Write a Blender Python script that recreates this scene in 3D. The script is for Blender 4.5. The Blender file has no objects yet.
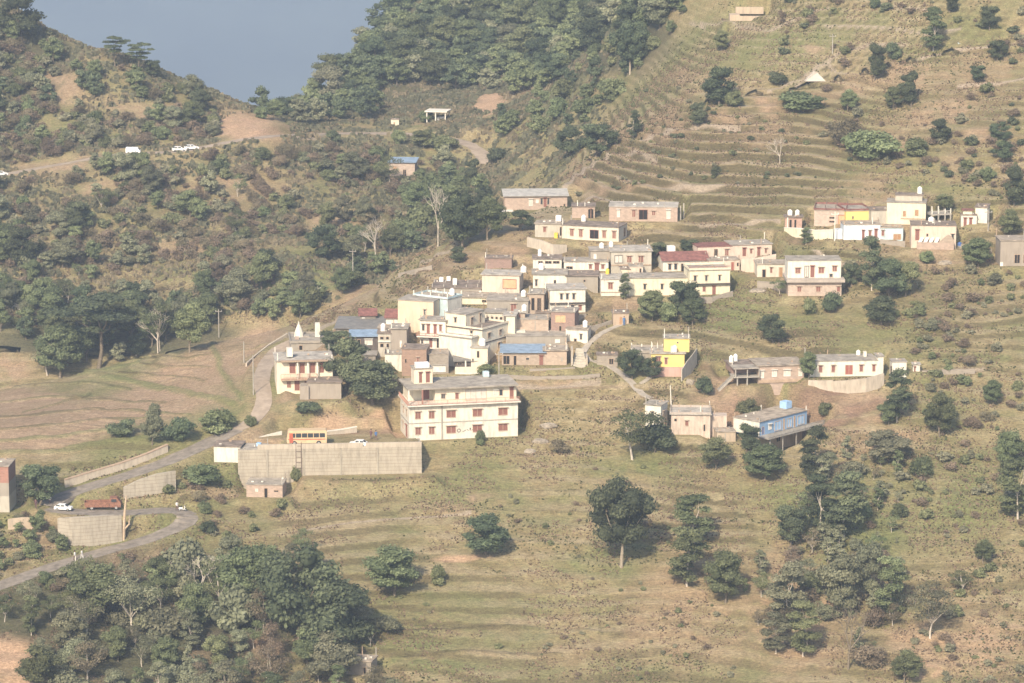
import bpy, bmesh, math, random
import numpy as np
from mathutils import Vector, Matrix
R = math.radians
scene = bpy.context.scene
COL = scene.collection
random.seed(7)
# ------------------------------------------------------------------ camera
FPX, PITCH, CH = 3300.0, R(11.0), 116.63
cam_d = bpy.data.cameras.new('camera'); cam_d.sensor_width = 36; cam_d.lens = FPX/1024*36
cam_d.clip_start = 1; cam_d.clip_end = 20000
cam = bpy.data.objects.new('camera', cam_d); COL.objects.link(cam)
cam.location = (0, 0, CH); cam.rotation_euler = (R(90)-PITCH, 0, 0)
scene.camera = cam
# ------------------------------------------------------------------ light
SUN_EL, SUN_AZ = R(37), R(-161)      # azimuth of the sun measured from +y, clockwise to +x
sdir = Vector((math.sin(SUN_AZ)*math.cos(SUN_EL), math.cos(SUN_AZ)*math.cos(SUN_EL), math.sin(SUN_EL)))
world = bpy.data.worlds.new("World"); scene.world = world; world.use_nodes = True
wn = world.node_tree.nodes; wl = world.node_tree.links
sky = wn.new('ShaderNodeTexSky'); sky.sky_type = 'NISHITA'; sky.sun_disc = False
sky.sun_elevation = SUN_EL; sky.sun_rotation = SUN_AZ; sky.air_density = 1.0; sky.dust_density = 2.5
wn['Background'].inputs['Strength'].default_value = 0.15
wl.new(sky.outputs[0], wn['Background'].inputs['Color'])
sun_d = bpy.data.lights.new('sun', 'SUN'); sun_d.energy = 4.3; sun_d.angle = R(1.6); sun_d.color = (1.0, 0.86, 0.67)
sun = bpy.data.objects.new('sun', sun_d); COL.objects.link(sun)
sun.rotation_euler = sdir.to_track_quat('Z', 'Y').to_euler()
scene.view_settings.view_transform = 'Standard'; scene.view_settings.look = 'None'
scene.view_settings.exposure = 0.42; scene.view_settings.gamma = 1.0
scene.render.engine = 'CYCLES'
cy = scene.cycles
cy.use_denoising = True; cy.max_bounces = 5; cy.diffuse_bounces = 2; cy.glossy_bounces = 1
cy.transmission_bounces = 2; cy.transparent_max_bounces = 6; cy.volume_bounces = 1
# ------------------------------------------------------------------ helpers
FWD = np.array([0, math.cos(PITCH), -math.sin(PITCH)]); UPV = np.array([0, math.sin(PITCH), math.cos(PITCH)])
def ray(px, py):
    return FWD + np.array([1, 0, 0])*(px-512)/FPX + UPV*(341.5-py)/FPX
def at_y(px, py, Y):
    d = ray(px, py); t = Y/d[1]
    return np.array([d[0]*t, Y, CH+d[2]*t])
def project(X, Y, Z):
    dz = Z-CH; f = Y*FWD[1]+dz*FWD[2]; u = Y*UPV[1]+dz*UPV[2]
    return 512+FPX*X/f, 341.5-FPX*u/f
def SC(Y): return FPX/Y          # pixels per metre at distance Y (roughly)

rng = np.random.RandomState(11)
_lat = rng.rand(256, 256)
def vnoise(x, y, scale, seed=0):
    x = np.asarray(x)/scale + seed*17.3; y = np.asarray(y)/scale + seed*9.7
    xi = np.floor(x).astype(int); yi = np.floor(y).astype(int); fx = x-xi; fy = y-yi
    fx = fx*fx*(3-2*fx); fy = fy*fy*(3-2*fy)
    g = lambda a, b: _lat[a % 256, b % 256]
    return (g(xi, yi)*(1-fx)+g(xi+1, yi)*fx)*(1-fy)+(g(xi, yi+1)*(1-fx)+g(xi+1, yi+1)*fx)*fy
def fbm(x, y, scale, seed=0, octs=4):
    s = 0; a = 1; n = 0
    for k in range(octs):
        s = s+a*(vnoise(x, y, scale/2**k, seed+k)-.5); n += a; a *= .5
    return s/n*2      # about -1..1
def sstep(a, b, x):
    t = np.clip((x-a)/(b-a), 0, 1); return t*t*(3-2*t)

# ------------------------------------------------------------------ terrain: control points (pixel column/row, distance)
CP = """
0,683,505 150,683,508 300,683,510 450,683,510 600,683,510 750,683,508 900,683,506 1024,683,505
0,600,528 150,600,529 300,600,531 450,600,532 600,600,532 750,600,530 900,600,530 1024,600,528
0,535,547 90,545,545 200,530,551 300,520,556 450,520,556 600,520,556 750,520,554 900,520,553 1024,520,552
0,470,566 60,500,557 120,505,556 190,510,556 100,470,567 180,450,572 250,490,565 330,480,569 450,450,578 600,450,578 750,450,574 900,450,574 1024,450,573
0,430,585 100,420,590 180,410,594 240,425,582 300,410,586 400,400,592 520,400,592 650,400,590 800,400,588 950,400,588 1024,400,588
60,400,618 150,385,628 230,360,632 0,390,636 90,372,650 200,343,652 280,328,650 250,385,600 285,360,612
330,345,612 420,340,612 520,340,612 650,340,612 800,340,608 950,340,607 1024,340,607
430,290,636 520,290,634 620,290,634 750,290,630 900,290,626 1024,290,625
520,240,657 620,240,656 720,240,656 850,240,646 1000,240,642
570,195,697 640,190,684 700,190,675 780,190,674 850,190,670 1000,190,660
610,160,712 645,145,708 700,140,696 780,140,694 850,140,690 920,140,684 1024,140,678
700,105,715 800,100,712 950,100,698
650,60,775 720,60,738 850,60,722 1000,60,712
700,0,775 850,0,745 1000,0,730
700,-60,800 850,-60,770 1000,-60,760 850,-200,850 1024,-200,840
310,320,645 345,302,652 390,280,662 430,247,677 480,226,685 520,207,693 560,183,703
590,160,718
100,335,725 0,330,722 200,318,728 300,298,728 300,250,750 200,250,760 100,250,762 0,250,760
0,183,790 60,172,794 128,158,798 180,152,802 240,138,808 290,128,818
0,170,802 60,160,804 128,148,806 180,142,811 240,128,818
350,250,755 400,200,785 350,180,800 340,140,830 400,150,822 440,136,838 480,165,815 500,140,825 560,120,800 610,90,785 600,140,745
380,115,868 430,120,862 300,120,862
0,100,828 0,0,868 50,50,852 100,50,850 150,74,846 200,90,848 245,104,852 100,110,826 200,118,828
300,112,890 400,100,900 350,70,925 400,30,950 450,60,925 500,90,880 500,20,940 600,40,870 600,0,920 500,-60,985
"""
cps = []
for tok in CP.split():
    a, b, c = map(float, tok.split(',')); cps.append(at_y(a, b, c))
def col_x(px, Y): return (px-512)/FPX*Y*1.0
for px, Y, z in [(300,690,-24),(200,690,-29),(100,690,-33),(0,690,-36),(-150,690,-40),(430,720,-9),(520,732,3),(370,705,-17),
                 (0,930,8),(150,905,-6),(230,910,-8),(270,930,-10),(-150,900,30),(250,985,-35),(320,1010,-28),(400,1040,0),(500,1080,60),(700,900,75),
                 (-200,1080,-60),(100,1080,-60)]:
    cps.append(np.array([col_x(px, Y), Y, z]))
for x, y, z in [(-260,500,-45),(-260,620,-30),(-260,760,0),(-260,850,45),(300,500,-38),(300,600,0),(300,700,45),(330,850,90),(0,430,-40),(-200,430,-55),(200,430,-45),
                (0,300,-75),(-300,300,-85),(300,300,-80),(0,1180,20),(300,1180,90),(-300,1180,-70)]:
    cps.append(np.array([x, y, z], float))
cps = np.array(cps)
def _ker(r2): return 0.5*r2*np.log(r2+1e-6)
_n = len(cps); _P = cps[:, :2]/100.0
_K = _ker(((_P[:, None]-_P[None])**2).sum(-1)) + np.eye(_n)*2e-3
_A = np.zeros((_n+3, _n+3)); _A[:_n, :_n] = _K; _A[:_n, _n] = 1; _A[:_n, _n+1:] = _P; _A[_n, :_n] = 1; _A[_n+1:, :_n] = _P.T
_w = np.linalg.solve(_A, np.r_[cps[:, 2], 0, 0, 0])
def raw_z(X, Y):
    X = np.asarray(X, float); Y = np.asarray(Y, float); sh = X.shape; q = np.stack([X.ravel(), Y.ravel()], 1)/100.0
    out = np.empty(len(q))
    for i in range(0, len(q), 20000):
        c = q[i:i+20000]; r2 = ((c[:, None]-_P[None])**2).sum(-1)
        out[i:i+20000] = _ker(r2)@_w[:_n] + _w[_n] + c@_w[_n+1:]
    return out.reshape(sh)
# coarse lookup of the raw terrain, used to find where a pixel's ray meets the hillside
_lx = np.arange(-260, 261, 2.0); _ly = np.arange(440, 1180, 2.0)
_lz = raw_z(*np.meshgrid(_lx, _ly))
def rz(x, y):
    fx = (np.asarray(x)+260)/2; fy = (np.asarray(y)-440)/2
    ix = np.clip(fx.astype(int) if hasattr(fx, 'astype') else int(fx), 0, len(_lx)-2); iy = np.clip(fy.astype(int) if hasattr(fy, 'astype') else int(fy), 0, len(_ly)-2)
    a = fx-ix; b = fy-iy
    return (_lz[iy, ix]*(1-a)+_lz[iy, ix+1]*a)*(1-b)+(_lz[iy+1, ix]*(1-a)+_lz[iy+1, ix+1]*a)*b
_ts = np.arange(445, 1170, 0.5)
def ground(px, py, ymin=445):
    """first point of the raw hillside on the ray through a pixel"""
    d = ray(px, py); Y = _ts[_ts >= ymin]; t = Y/d[1]; X = d[0]*t; Z = CH+d[2]*t
    h = rz(X, Y)-Z; k = np.argmax(h > 0)
    if h[k] <= 0: k = len(Y)-1; return np.array([X[k], Y[k], h[k]+Z[k]])
    if k > 0:
        f = h[k-1]/(h[k-1]-h[k]); y = Y[k-1]+f*(Y[k]-Y[k-1])
    else: y = Y[0]
    return at_y(px, py, y)
HAZE = 0.00022
HAZE_COL = (.49, .61, .80)
# ------------------------------------------------------------------ materials
def mat(name, col, rough=.9, var=.12, scale=1.5, bump=.0, bscale=8, metal=0, obj_var=0):
    m = bpy.data.materials.new(name); m.use_nodes = True; nt = m.node_tree; N = nt.nodes; L = nt.links
    b = N['Principled BSDF']; b.inputs['Roughness'].default_value = rough; b.inputs['Metallic'].default_value = metal
    b.inputs['Specular IOR Level'].default_value = .25
    geo = N.new('ShaderNodeNewGeometry')
    nz = N.new('ShaderNodeTexNoise'); nz.inputs['Scale'].default_value = scale; nz.inputs['Detail'].default_value = 5; nz.inputs['Roughness'].default_value = .65
    L.new(geo.outputs['Position'], nz.inputs['Vector'])
    mx = N.new('ShaderNodeMix'); mx.data_type = 'RGBA'
    lo = [c*(1-var*1.6) for c in col]; hi = [min(1, c*(1+var)) for c in col]
    mr = N.new('ShaderNodeMapRange'); mr.inputs[1].default_value = .3; mr.inputs[2].default_value = .7
    L.new(nz.outputs['Fac'], mr.inputs[0]); L.new(mr.outputs[0], mx.inputs[0])
    mx.inputs[6].default_value = (*lo, 1); mx.inputs[7].default_value = (*hi, 1)
    out = mx.outputs[2]
    if obj_var:
        oi = N.new('ShaderNodeObjectInfo'); hs = N.new('ShaderNodeHueSaturation')
        m1 = N.new('ShaderNodeMapRange'); m1.inputs[3].default_value = 1-obj_var; m1.inputs[4].default_value = 1+obj_var
        L.new(oi.outputs['Random'], m1.inputs[0]); L.new(m1.outputs[0], hs.inputs['Value']); L.new(out, hs.inputs['Color']); out = hs.outputs[0]
    L.new(out, b.inputs['Base Color'])
    if bump:
        n2 = N.new('ShaderNodeTexNoise'); n2.inputs['Scale'].default_value = bscale; n2.inputs['Detail'].default_value = 4
        L.new(geo.outputs['Position'], n2.inputs['Vector'])
        bp = N.new('ShaderNodeBump'); bp.inputs['Strength'].default_value = bump; bp.inputs['Distance'].default_value = .1
        L.new(n2.outputs['Fac'], bp.inputs['Height']); L.new(bp.outputs[0], b.inputs['Normal'])
    return m

def stained(name, col, stain=(.22,.19,.15), amount=.45, brick=False, rough=.9):
    """painted plaster with rain streaks and dirt, or bare brick"""
    m = bpy.data.materials.new(name); m.use_nodes = True; nt = m.node_tree; N = nt.nodes; L = nt.links
    b = N['Principled BSDF']; b.inputs['Roughness'].default_value = rough; b.inputs['Specular IOR Level'].default_value = .2
    geo = N.new('ShaderNodeNewGeometry')
    mp = N.new('ShaderNodeMapping'); mp.inputs['Scale'].default_value = (1.6, 1.6, .35); L.new(geo.outputs['Position'], mp.inputs[0])
    n1 = N.new('ShaderNodeTexNoise'); n1.inputs['Scale'].default_value = 1.1; n1.inputs['Detail'].default_value = 6; n1.inputs['Roughness'].default_value = .7
    L.new(mp.outputs[0], n1.inputs['Vector'])
    mr = N.new('ShaderNodeMapRange'); mr.inputs[1].default_value = .45; mr.inputs[2].default_value = .72; mr.inputs[4].default_value = amount
    L.new(n1.outputs['Fac'], mr.inputs[0])
    base = N.new('ShaderNodeMix'); base.data_type = 'RGBA'
    n0 = N.new('ShaderNodeTexNoise'); n0.inputs['Scale'].default_value = .6; n0.inputs['Detail'].default_value = 3; L.new(geo.outputs['Position'], n0.inputs['Vector'])
    L.new(n0.outputs['Fac'], base.inputs[0]); base.inputs[6].default_value = (*[c*.80 for c in col], 1); base.inputs[7].default_value = (*[min(1, c*1.10) for c in col], 1)
    src = base.outputs[2]
    if brick:
        br = N.new('ShaderNodeTexBrick'); tc = N.new('ShaderNodeTexCoord')
        sep = N.new('ShaderNodeSeparateXYZ'); L.new(tc.outputs['Object'], sep.inputs[0])
        ad = N.new('ShaderNodeMath'); L.new(sep.outputs[0], ad.inputs[0]); L.new(sep.outputs[1], ad.inputs[1])
        cb = N.new('ShaderNodeCombineXYZ'); L.new(ad.outputs[0], cb.inputs[0]); L.new(sep.outputs[2], cb.inputs[1])
        L.new(cb.outputs[0], br.inputs['Vector']); br.inputs['Scale'].default_value = 1
        br.inputs['Brick Width'].default_value = .5; br.inputs['Row Height'].default_value = .25; br.inputs['Mortar Size'].default_value = .02
        br.inputs['Color1'].default_value = (*[c*1.12 for c in col], 1); br.inputs['Color2'].default_value = (*[c*.78 for c in col], 1); br.inputs['Mortar'].default_value = (*[min(1, .5*c+.16) for c in col], 1)
        mm = N.new('ShaderNodeMix'); mm.data_type = 'RGBA'; mm.inputs[0].default_value = .75; L.new(src, mm.inputs[6]); L.new(br.outputs[0], mm.inputs[7]); src = mm.outputs[2]
    mx = N.new('ShaderNodeMix'); mx.data_type = 'RGBA'; L.new(mr.outputs[0], mx.inputs[0]); L.new(src, mx.inputs[6]); mx.inputs[7].default_value = (*stain, 1)
    L.new(mx.outputs[2], b.inputs['Base Color'])
    return m

def ground_material():
    m = bpy.data.materials.new('hillside_ground'); m.use_nodes = True; nt = m.node_tree; N = nt.nodes; L = nt.links
    b = N['Principled BSDF']; b.inputs['Roughness'].default_value = .95; b.inputs['Specular IOR Level'].default_value = .1
    geo = N.new('ShaderNodeNewGeometry')
    def noise(scale, detail=5, rough=.6, stretch=None):
        n = N.new('ShaderNodeTexNoise'); n.inputs['Scale'].default_value = scale; n.inputs['Detail'].default_value = detail; n.inputs['Roughness'].default_value = rough
        if stretch:
            mp = N.new('ShaderNodeMapping'); mp.inputs['Scale'].default_value = stretch; L.new(geo.outputs['Position'], mp.inputs[0]); L.new(mp.outputs[0], n.inputs['Vector'])
        else: L.new(geo.outputs['Position'], n.inputs['Vector'])
        return n.outputs['Fac']
    def rng_(x, a, b_, c=0, d=1):
        r = N.new('ShaderNodeMapRange'); r.inputs[1].default_value = a; r.inputs[2].default_value = b_; r.inputs[3].default_value = c; r.inputs[4].default_value = d
        L.new(x, r.inputs[0]); return r.outputs[0]
    def attr(nm):
        a = N.new('ShaderNodeAttribute'); a.attribute_name = nm; return a.outputs['Fac']
    def math_(op, x, y):
        n = N.new('ShaderNodeMath'); n.operation = op; n.use_clamp = True
        for i, v in enumerate((x, y)):
            if isinstance(v, (int, float)): n.inputs[i].default_value = v
            else: L.new(v, n.inputs[i])
        return n.outputs[0]
    def mix(f, a, c):
        n = N.new('ShaderNodeMix'); n.data_type = 'RGBA'
        if isinstance(f, float): n.inputs[0].default_value = f
        else: L.new(f, n.inputs[0])
        for k, v in ((6, a), (7, c)):
            if isinstance(v, tuple): n.inputs[k].default_value = (*v, 1)
            else: L.new(v, n.inputs[k])
        return n.outputs[2]
    fine = noise(2.2, 6, .75); mid = noise(.35, 5, .7); big = noise(.06, 4, .6); vfine = noise(6.0, 4, .8)
    dry = mix(rng_(mid, .38, .62), (.28, .22, .112), (.43, .352, .20))
    olive = mix(rng_(fine, .35, .65), (.18, .175, .072), (.28, .272, .122))
    col = mix(rng_(math_('ADD', big, math_('MULTIPLY', mid, .5)), .66, .88), dry, olive)
    # steep terrace banks carry rough dry grass, treads are barer
    col = mix(math_('MULTIPLY', attr('riser'), rng_(mid, .3, .55, .75, 1)), col, mix(rng_(vfine, .35, .65), (.085, .072, .036), (.15, .125, .066)))
    col = mix(math_('MULTIPLY', attr('tread'), rng_(mid, .3, .6, .3, .95)), col, mix(rng_(mid, .35, .65), (.36, .28, .18), (.45, .36, .24)))
    col = mix(math_('MULTIPLY', attr('green'), rng_(mid, .3, .55, .7, 1)), col, mix(rng_(fine, .35, .68), (.13, .155, .055), (.225, .25, .10)))
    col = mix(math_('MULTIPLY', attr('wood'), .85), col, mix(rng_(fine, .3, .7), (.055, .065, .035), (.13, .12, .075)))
    col = mix(math_('MULTIPLY', attr('scrub'), .8), col, mix(rng_(mid, .35, .65), (.27, .21, .125), (.18, .165, .085)))
    col = mix(attr('tan'), col, mix(rng_(mid, .3, .7), (.34, .235, .15), (.43, .315, .21)))
    col = mix(attr('soil'), col, mix(rng_(fine, .3, .7), (.46, .30, .19), (.56, .39, .26)))
    col = mix(attr('redsoil'), col, mix(rng_(fine, .3, .7), (.24, .155, .105), (.33, .22, .15)))
    col = mix(attr('path'), col, mix(rng_(fine, .3, .7), (.36, .29, .215), (.45, .37, .28)))
    streak = noise(1.5, 5, .8, (.7, 1.5, 4.0)); clump = noise(3.2, 3, .7)
    speck = rng_(math_('ADD', math_('MULTIPLY', streak, .62), math_('MULTIPLY', clump, .38)), .38, .64, .52, 1.34)
    vm = N.new('ShaderNodeVectorMath'); vm.operation = 'SCALE'; L.new(col, vm.inputs[0]); L.new(speck, vm.inputs['Scale'])
    L.new(vm.outputs[0], b.inputs['Base Color'])
    bp = N.new('ShaderNodeBump'); bp.inputs['Strength'].default_value = 1; bp.inputs['Distance'].default_value = .45
    L.new(math_('ADD', math_('MULTIPLY', fine, .5), math_('MULTIPLY', streak, .5)), bp.inputs['Height']); L.new(bp.outputs[0], b.inputs['Normal'])
    return m

# ------------------------------------------------------------------ terrain shaping
def px_line(pts, ymin=445):
    return [ground(x, y, ymin) for x, y in pts]
def smooth_line(P, step=1.5, zsmooth=3):
    P = [np.array(p) for p in P]; out = []
    for i in range(len(P)-1):
        p0 = P[max(i-1, 0)]; p1 = P[i]; p2 = P[i+1]; p3 = P[min(i+2, len(P)-1)]
        n = max(2, int(np.linalg.norm(p2[:2]-p1[:2])/step))
        for k in range(n):
            t = k/n
            out.append(.5*((2*p1)+(-p0+p2)*t+(2*p0-5*p1+4*p2-p3)*t*t+(-p0+3*p1-3*p2+p3)*t**3))
    out.append(P[-1]); out = np.array(out)
    z = out[:, 2].copy()
    for _ in range(zsmooth*4): z[1:-1] = (z[:-2]+z[1:-1]*2+z[2:])/4
    out[:, 2] = z
    return out
UP_ROAD = smooth_line(px_line([(47,506),(58,499),(75,491),(100,484),(130,475),(165,462),(200,447),(228,434),(250,423),(261,410),(264,397),(262,384),(263,372),(270,359),(282,348),(300,338)]))
LOW_ROAD = smooth_line(px_line([(47,506),(56,510),(72,512),(95,513),(120,514),(150,511),(172,508),(186,513),(184,524),(165,534),(140,542),(110,550),(75,560),(40,571),(5,584),(-40,600)]))
BACK_ROAD = smooth_line(px_line([(-40,184),(0,176),(40,168),(80,161),(110,155),(128,153),(160,153),(185,151),(210,146),(240,140),(270,136),(330,134),(400,134),(440,137),(466,143),(480,152),(484,164)]))
ROADS = [(UP_ROAD, 2.6, 1.2), (LOW_ROAD, 2.4, 1.2), (BACK_ROAD, 2.6, 2.5)]
TRACKS = [  # dirt tracks and paths painted on the ground: points, half width in pixels
 ([(-40,184),(0,176),(40,168),(80,161),(110,155),(128,153),(160,153),(185,151),(210,146),(240,140),(270,136),(330,134),(400,134),(440,137)], 2.4),
 ([(98,137),(110,139),(120,147)], 1.4),
 ([(826,25),(860,24),(890,27),(925,33),(960,27)], 1.3), ([(880,5),(935,9)], 1.3), ([(700,22),(735,25),(768,29),(830,5)], 1.3),
 ([(790,90),(815,68),(838,52),(870,45),(905,43)], 1.6), ([(822,60),(835,70),(850,73)], 1.2), ([(905,62),(950,50),(990,46),(1024,42)], 1.5),
 ([(690,22),(704,26)], 1.4), ([(960,85),(1000,82),(1024,76)], 1.3), ([(768,90),(800,78),(818,63)], 1.5),
 ([(560,186),(590,163),(612,152),(640,150),(655,157)], 1.5), ([(620,173),(660,184),(700,186),(750,180)], 1.6),
 ([(570,190),(600,196),(640,199)], 1.6), ([(640,138),(670,128),(700,124),(740,126)], 1.4),
 ([(812,250),(822,253),(833,262),(850,262)], 1.2), ([(900,370),(940,368),(985,366)], 1.4),
 ([(700,225),(740,222),(780,219)], 1.3), ([(420,262),(445,250),(465,246)], 1.6), ([(330,345),(318,330),(340,316)], 1.4),
 ([(490,383),(540,386),(600,380)], 1.8), ([(300,530),(350,521),(400,516),(470,512)], 1.1), ([(400,262),(390,275)], 1.5),
]
LINES = [  # field banks: points, half width px, kind
 ([(85,372),(120,380),(150,386),(185,392),(215,398),(232,404)], 3.2, 'green'), ([(214,344),(220,358),(222,372),(232,386),(240,398)], 3.5, 'green'), ([(60,372),(85,374),(110,368),(140,360)], 1.5, 'green'),
 ([(0,402),(40,398),(80,396),(120,400),(165,402)], 1.0, 'bank'), ([(0,416),(50,412),(100,408),(150,410),(190,413)], 1.1, 'bank'), ([(0,430),(50,425),(100,419),(150,417)], 1.1, 'bank'), ([(0,440),(60,436),(120,428),(160,425)], 1.6, 'green'),
 ([(10,386),(50,382),(90,384),(130,390)], .9, 'bank'), ([(140,362),(175,366),(212,366)], .9, 'bank'), ([(120,372),(160,376),(205,380)], .9, 'bank'), ([(150,355),(190,356),(215,352)], .9, 'bank'), ([(240,350),(262,346),(285,338)], .9, 'bank'),
 ([(0,453),(60,450),(130,440),(165,432)], 3, 'green'), ([(90,392),(60,402),(20,412)], .8, 'bank'),
 ([(420,470),(520,468),(640,474)], 1.0, 'bank'), ([(330,492),(430,486),(540,490),(620,488)], 1.0, 'bank'), ([(400,512),(500,508),(600,512)], 1.1, 'bank'), ([(440,545),(520,541),(600,546)], 1.0, 'bank'), ([(400,628),(480,624),(560,630),(640,634)], 1.2, 'bank'), ([(390,655),(470,650),(560,656)], 1.2, 'bank'),
]
PATHS = [ # concrete footpaths, built as real strips
 ([(625,323),(606,331),(594,339),(586,347),(583,353)], .65),
 ([(583,353),(588,359),(596,366)], .6),
 ([(594,361),(609,366),(620,373),(630,381),(638,390),(644,396),(652,399)], .75),
 ([(640,384),(645,382),(650,377)], .5),
]
PATHL = [(smooth_line(px_line(p), .8), w) for p, w in PATHS]
# ground colours, in the place they have: centre, radii (px), angle, strength, kind
PATCH = [
 (790,396,90,11,-10,1,'redsoil'), (715,398,40,16,0,.9,'tan'), (860,400,40,12,-10,1,'tan'), (740,378,30,8,0,1,'soil'), (600,300,60,12,0,.8,'tan'), (770,275,40,8,0,.9,'tan'), (940,255,50,10,0,.8,'tan'), (500,250,40,14,0,.8,'tan'), (300,400,30,10,0,.8,'tan'),
 (640,130,60,8,0,.7,'tan'), (820,95,50,9,-10,.8,'tan'), (930,110,50,12,-10,.7,'tan'), (880,135,40,8,0,.7,'tan'), (980,130,40,10,0,.8,'tan'), (700,75,30,7,0,.6,'tan'), (880,195,60,7,0,.7,'tan'),
 (110,190,40,9,-10,.9,'tan'), (230,185,50,10,0,.9,'tan'), (180,250,40,8,0,.8,'tan'), (60,165,50,8,-8,.8,'tan'), (150,110,40,12,20,.8,'tan'), (60,85,40,14,20,.8,'tan'), (330,225,40,8,0,.8,'tan'),
 (45,425,120,30,-8,1,'tan'), (205,370,70,26,-20,1,'tan'), (150,400,95,22,-10,1,'tan'), (262,340,32,18,-20,1,'tan'), (20,400,70,14,0,1,'tan'),
 (120,386,45,7,0,.7,'green'), (170,412,60,7,-5,.6,'green'), (225,400,16,16,0,.8,'green'),
 (250,128,42,17,8,1,'soil'), (310,262,45,28,0,.9,'green'), (150,128,20,5,0,.7,'tan'), (330,128,60,4,0,.7,'tan'), (400,124,50,3,0,.6,'tan'), (490,104,16,11,-30,1,'soil'), (470,115,25,6,-20,.6,'tan'),
 (10,665,32,26,40,1,'soil'), (268,645,22,12,0,.9,'soil'), (262,415,14,26,10,.7,'tan'), (250,440,34,8,-20,.7,'tan'), (250,590,8,20,20,.6,'soil'), (195,655,14,12,0,.5,'soil'),
 (318,424,40,9,-3,1,'soil'), (385,424,24,18,0,.9,'soil'), (335,437,60,7,0,.9,'redsoil'), (270,446,30,6,-10,.8,'tan'),
 (765,105,22,10,20,.9,'tan'), (735,118,25,8,10,.7,'tan'), (750,10,20,5,0,.9,'tan'), (670,118,20,6,-5,.6,'tan'),
 (900,75,60,14,-5,.7,'tan'), (985,70,40,25,0,.5,'tan'), (815,48,16,5,0,.8,'tan'), (950,165,30,18,0,.6,'tan'), (860,180,30,10,0,.5,'tan'),
 (770,135,30,9,0,.6,'tan'), (600,190,50,7,-10,.8,'tan'), (575,170,12,18,-45,.6,'tan'),
 (845,415,55,10,-18,.9,'redsoil'), (880,440,60,10,-12,.6,'soil'), (870,425,40,6,-20,.8,'tan'), (745,375,26,8,0,.9,'soil'), (800,385,30,7,-10,.7,'redsoil'), (700,375,20,10,0,.5,'redsoil'),
 (570,385,70,5,0,.9,'tan'), (470,505,40,7,0,.4,'soil'), (470,556,28,3,0,.9,'soil'), (480,495,12,4,0,.8,'tan'),
 (960,640,90,40,0,.6,'soil'), (800,620,60,60,0,.55,'soil'), (930,675,20,12,0,.9,'soil'), (700,610,70,60,0,.4,'soil'), (780,560,20,30,0,.4,'tan'),
 (640,185,90,3,0,.4,'tan'), (140,560,60,10,-10,.5,'tan'), (190,555,40,20,0,.6,'scrub'), (215,490,30,10,0,.6,'tan'),
 (40,530,40,20,0,.5,'tan'), (15,365,30,18,0,.9,'tan'), (290,240,30,6,0,.6,'tan'), (60,215,25,8,-10,.4,'green'), (55,195,30,10,0,.5,'green'),
 (290,290,70,14,0,.7,'green'), (340,265,50,14,-10,.5,'green'), (430,180,35,12,0,.7,'green'), (400,255,40,14,-20,.5,'tan'), (360,293,30,10,-25,.9,'tan'), (440,262,40,10,-25,.6,'tan'),
 (520,85,25,10,-30,.6,'tan'), (560,105,40,25,0,.6,'green'), (640,90,50,20,0,.45,'green'), (780,40,60,15,0,.5,'green'), (700,50,50,30,0,.3,'green'),
 (720,310,70,22,0,.75,'green'), (790,320,40,10,0,.4,'green'), (900,345,60,12,0,.5,'green'), (980,355,50,10,0,.5,'green'), (820,245,45,7,0,.7,'green'),
 (880,515,140,50,0,.55,'green'), (960,470,60,30,0,.5,'green'), (620,560,60,16,0,.6,'green'), (460,640,120,9,0,.75,'green'), (430,662,90,7,0,.8,'green'), (450,600,100,8,0,.4,'green'),
 (560,520,40,12,0,.4,'green'), (640,470,50,14,0,.6,'green'), (90,545,60,6,-12,.7,'green'), (165,520,22,10,-20,.7,'green'), (230,470,40,16,0,.6,'green'), (520,640,60,12,0,.4,'green'),
 (930,182,25,8,0,.6,'green'), (850,20,60,12,0,.3,'green'), (150,50,70,40,30,.8,'scrub'), (60,110,90,40,0,.55,'scrub'), (230,160,120,30,0,.6,'scrub'), (320,180,90,25,0,.5,'scrub'),
 (200,220,140,50,0,.8,'scrub'), (90,200,110,60,0,.7,'scrub'), (300,200,110,40,0,.7,'scrub'), (470,300,70,30,0,.75,'tan'), (560,280,90,36,0,.7,'tan'), (660,275,60,20,0,.6,'tan'), (450,350,80,24,0,.75,'tan'), (340,340,50,14,0,.8,'tan'), (560,330,60,24,0,.7,'tan'), (870,235,90,16,0,.6,'tan'), (330,385,50,14,0,.5,'tan'), (540,232,90,12,0,.5,'tan'), (800,282,60,8,0,.6,'tan'), (530,352,60,10,0,.8,'tan'), (60,250,70,40,0,.4,'scrub'), (560,640,120,40,0,.2,'tan'), (300,490,50,9,0,.5,'tan'), (600,480,60,9,0,.4,'tan'),
 (950,290,70,35,0,.5,'scrub'), (950,110,70,40,0,.4,'scrub'), (400,400,18,30,0,.5,'soil'),
]
PADS = []     # (x, y, cos, sin, u0, u1, v0, v1, z, blend)
def pad(P, yaw, u0, u1, v0, v1, z, blend=1.6):
    PADS.append((P[0], P[1], math.cos(yaw), math.sin(yaw), u0, u1, v0, v1, z, blend))
def line_dist(X, Y, L):
    """distance to a polyline and its height at the nearest point"""
    best = np.full(X.shape, 1e9); zz = np.zeros(X.shape)
    for a, b in zip(L[:-1], L[1:]):
        dx, dy = b[0]-a[0], b[1]-a[1]; l2 = dx*dx+dy*dy+1e-9
        t = np.clip(((X-a[0])*dx+(Y-a[1])*dy)/l2, 0, 1)
        d = np.hypot(X-a[0]-t*dx, Y-a[1]-t*dy); k = d < best
        best[k] = d[k]; zz[k] = (a[2]+t*(b[2]-a[2]))[k]
    return best, zz
def ridge_row(px): return np.interp(px, [-200, 290, 345, 390, 430, 480, 520, 560, 600, 690], [320, 320, 302, 280, 247, 226, 207, 183, 120, -50])
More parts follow.
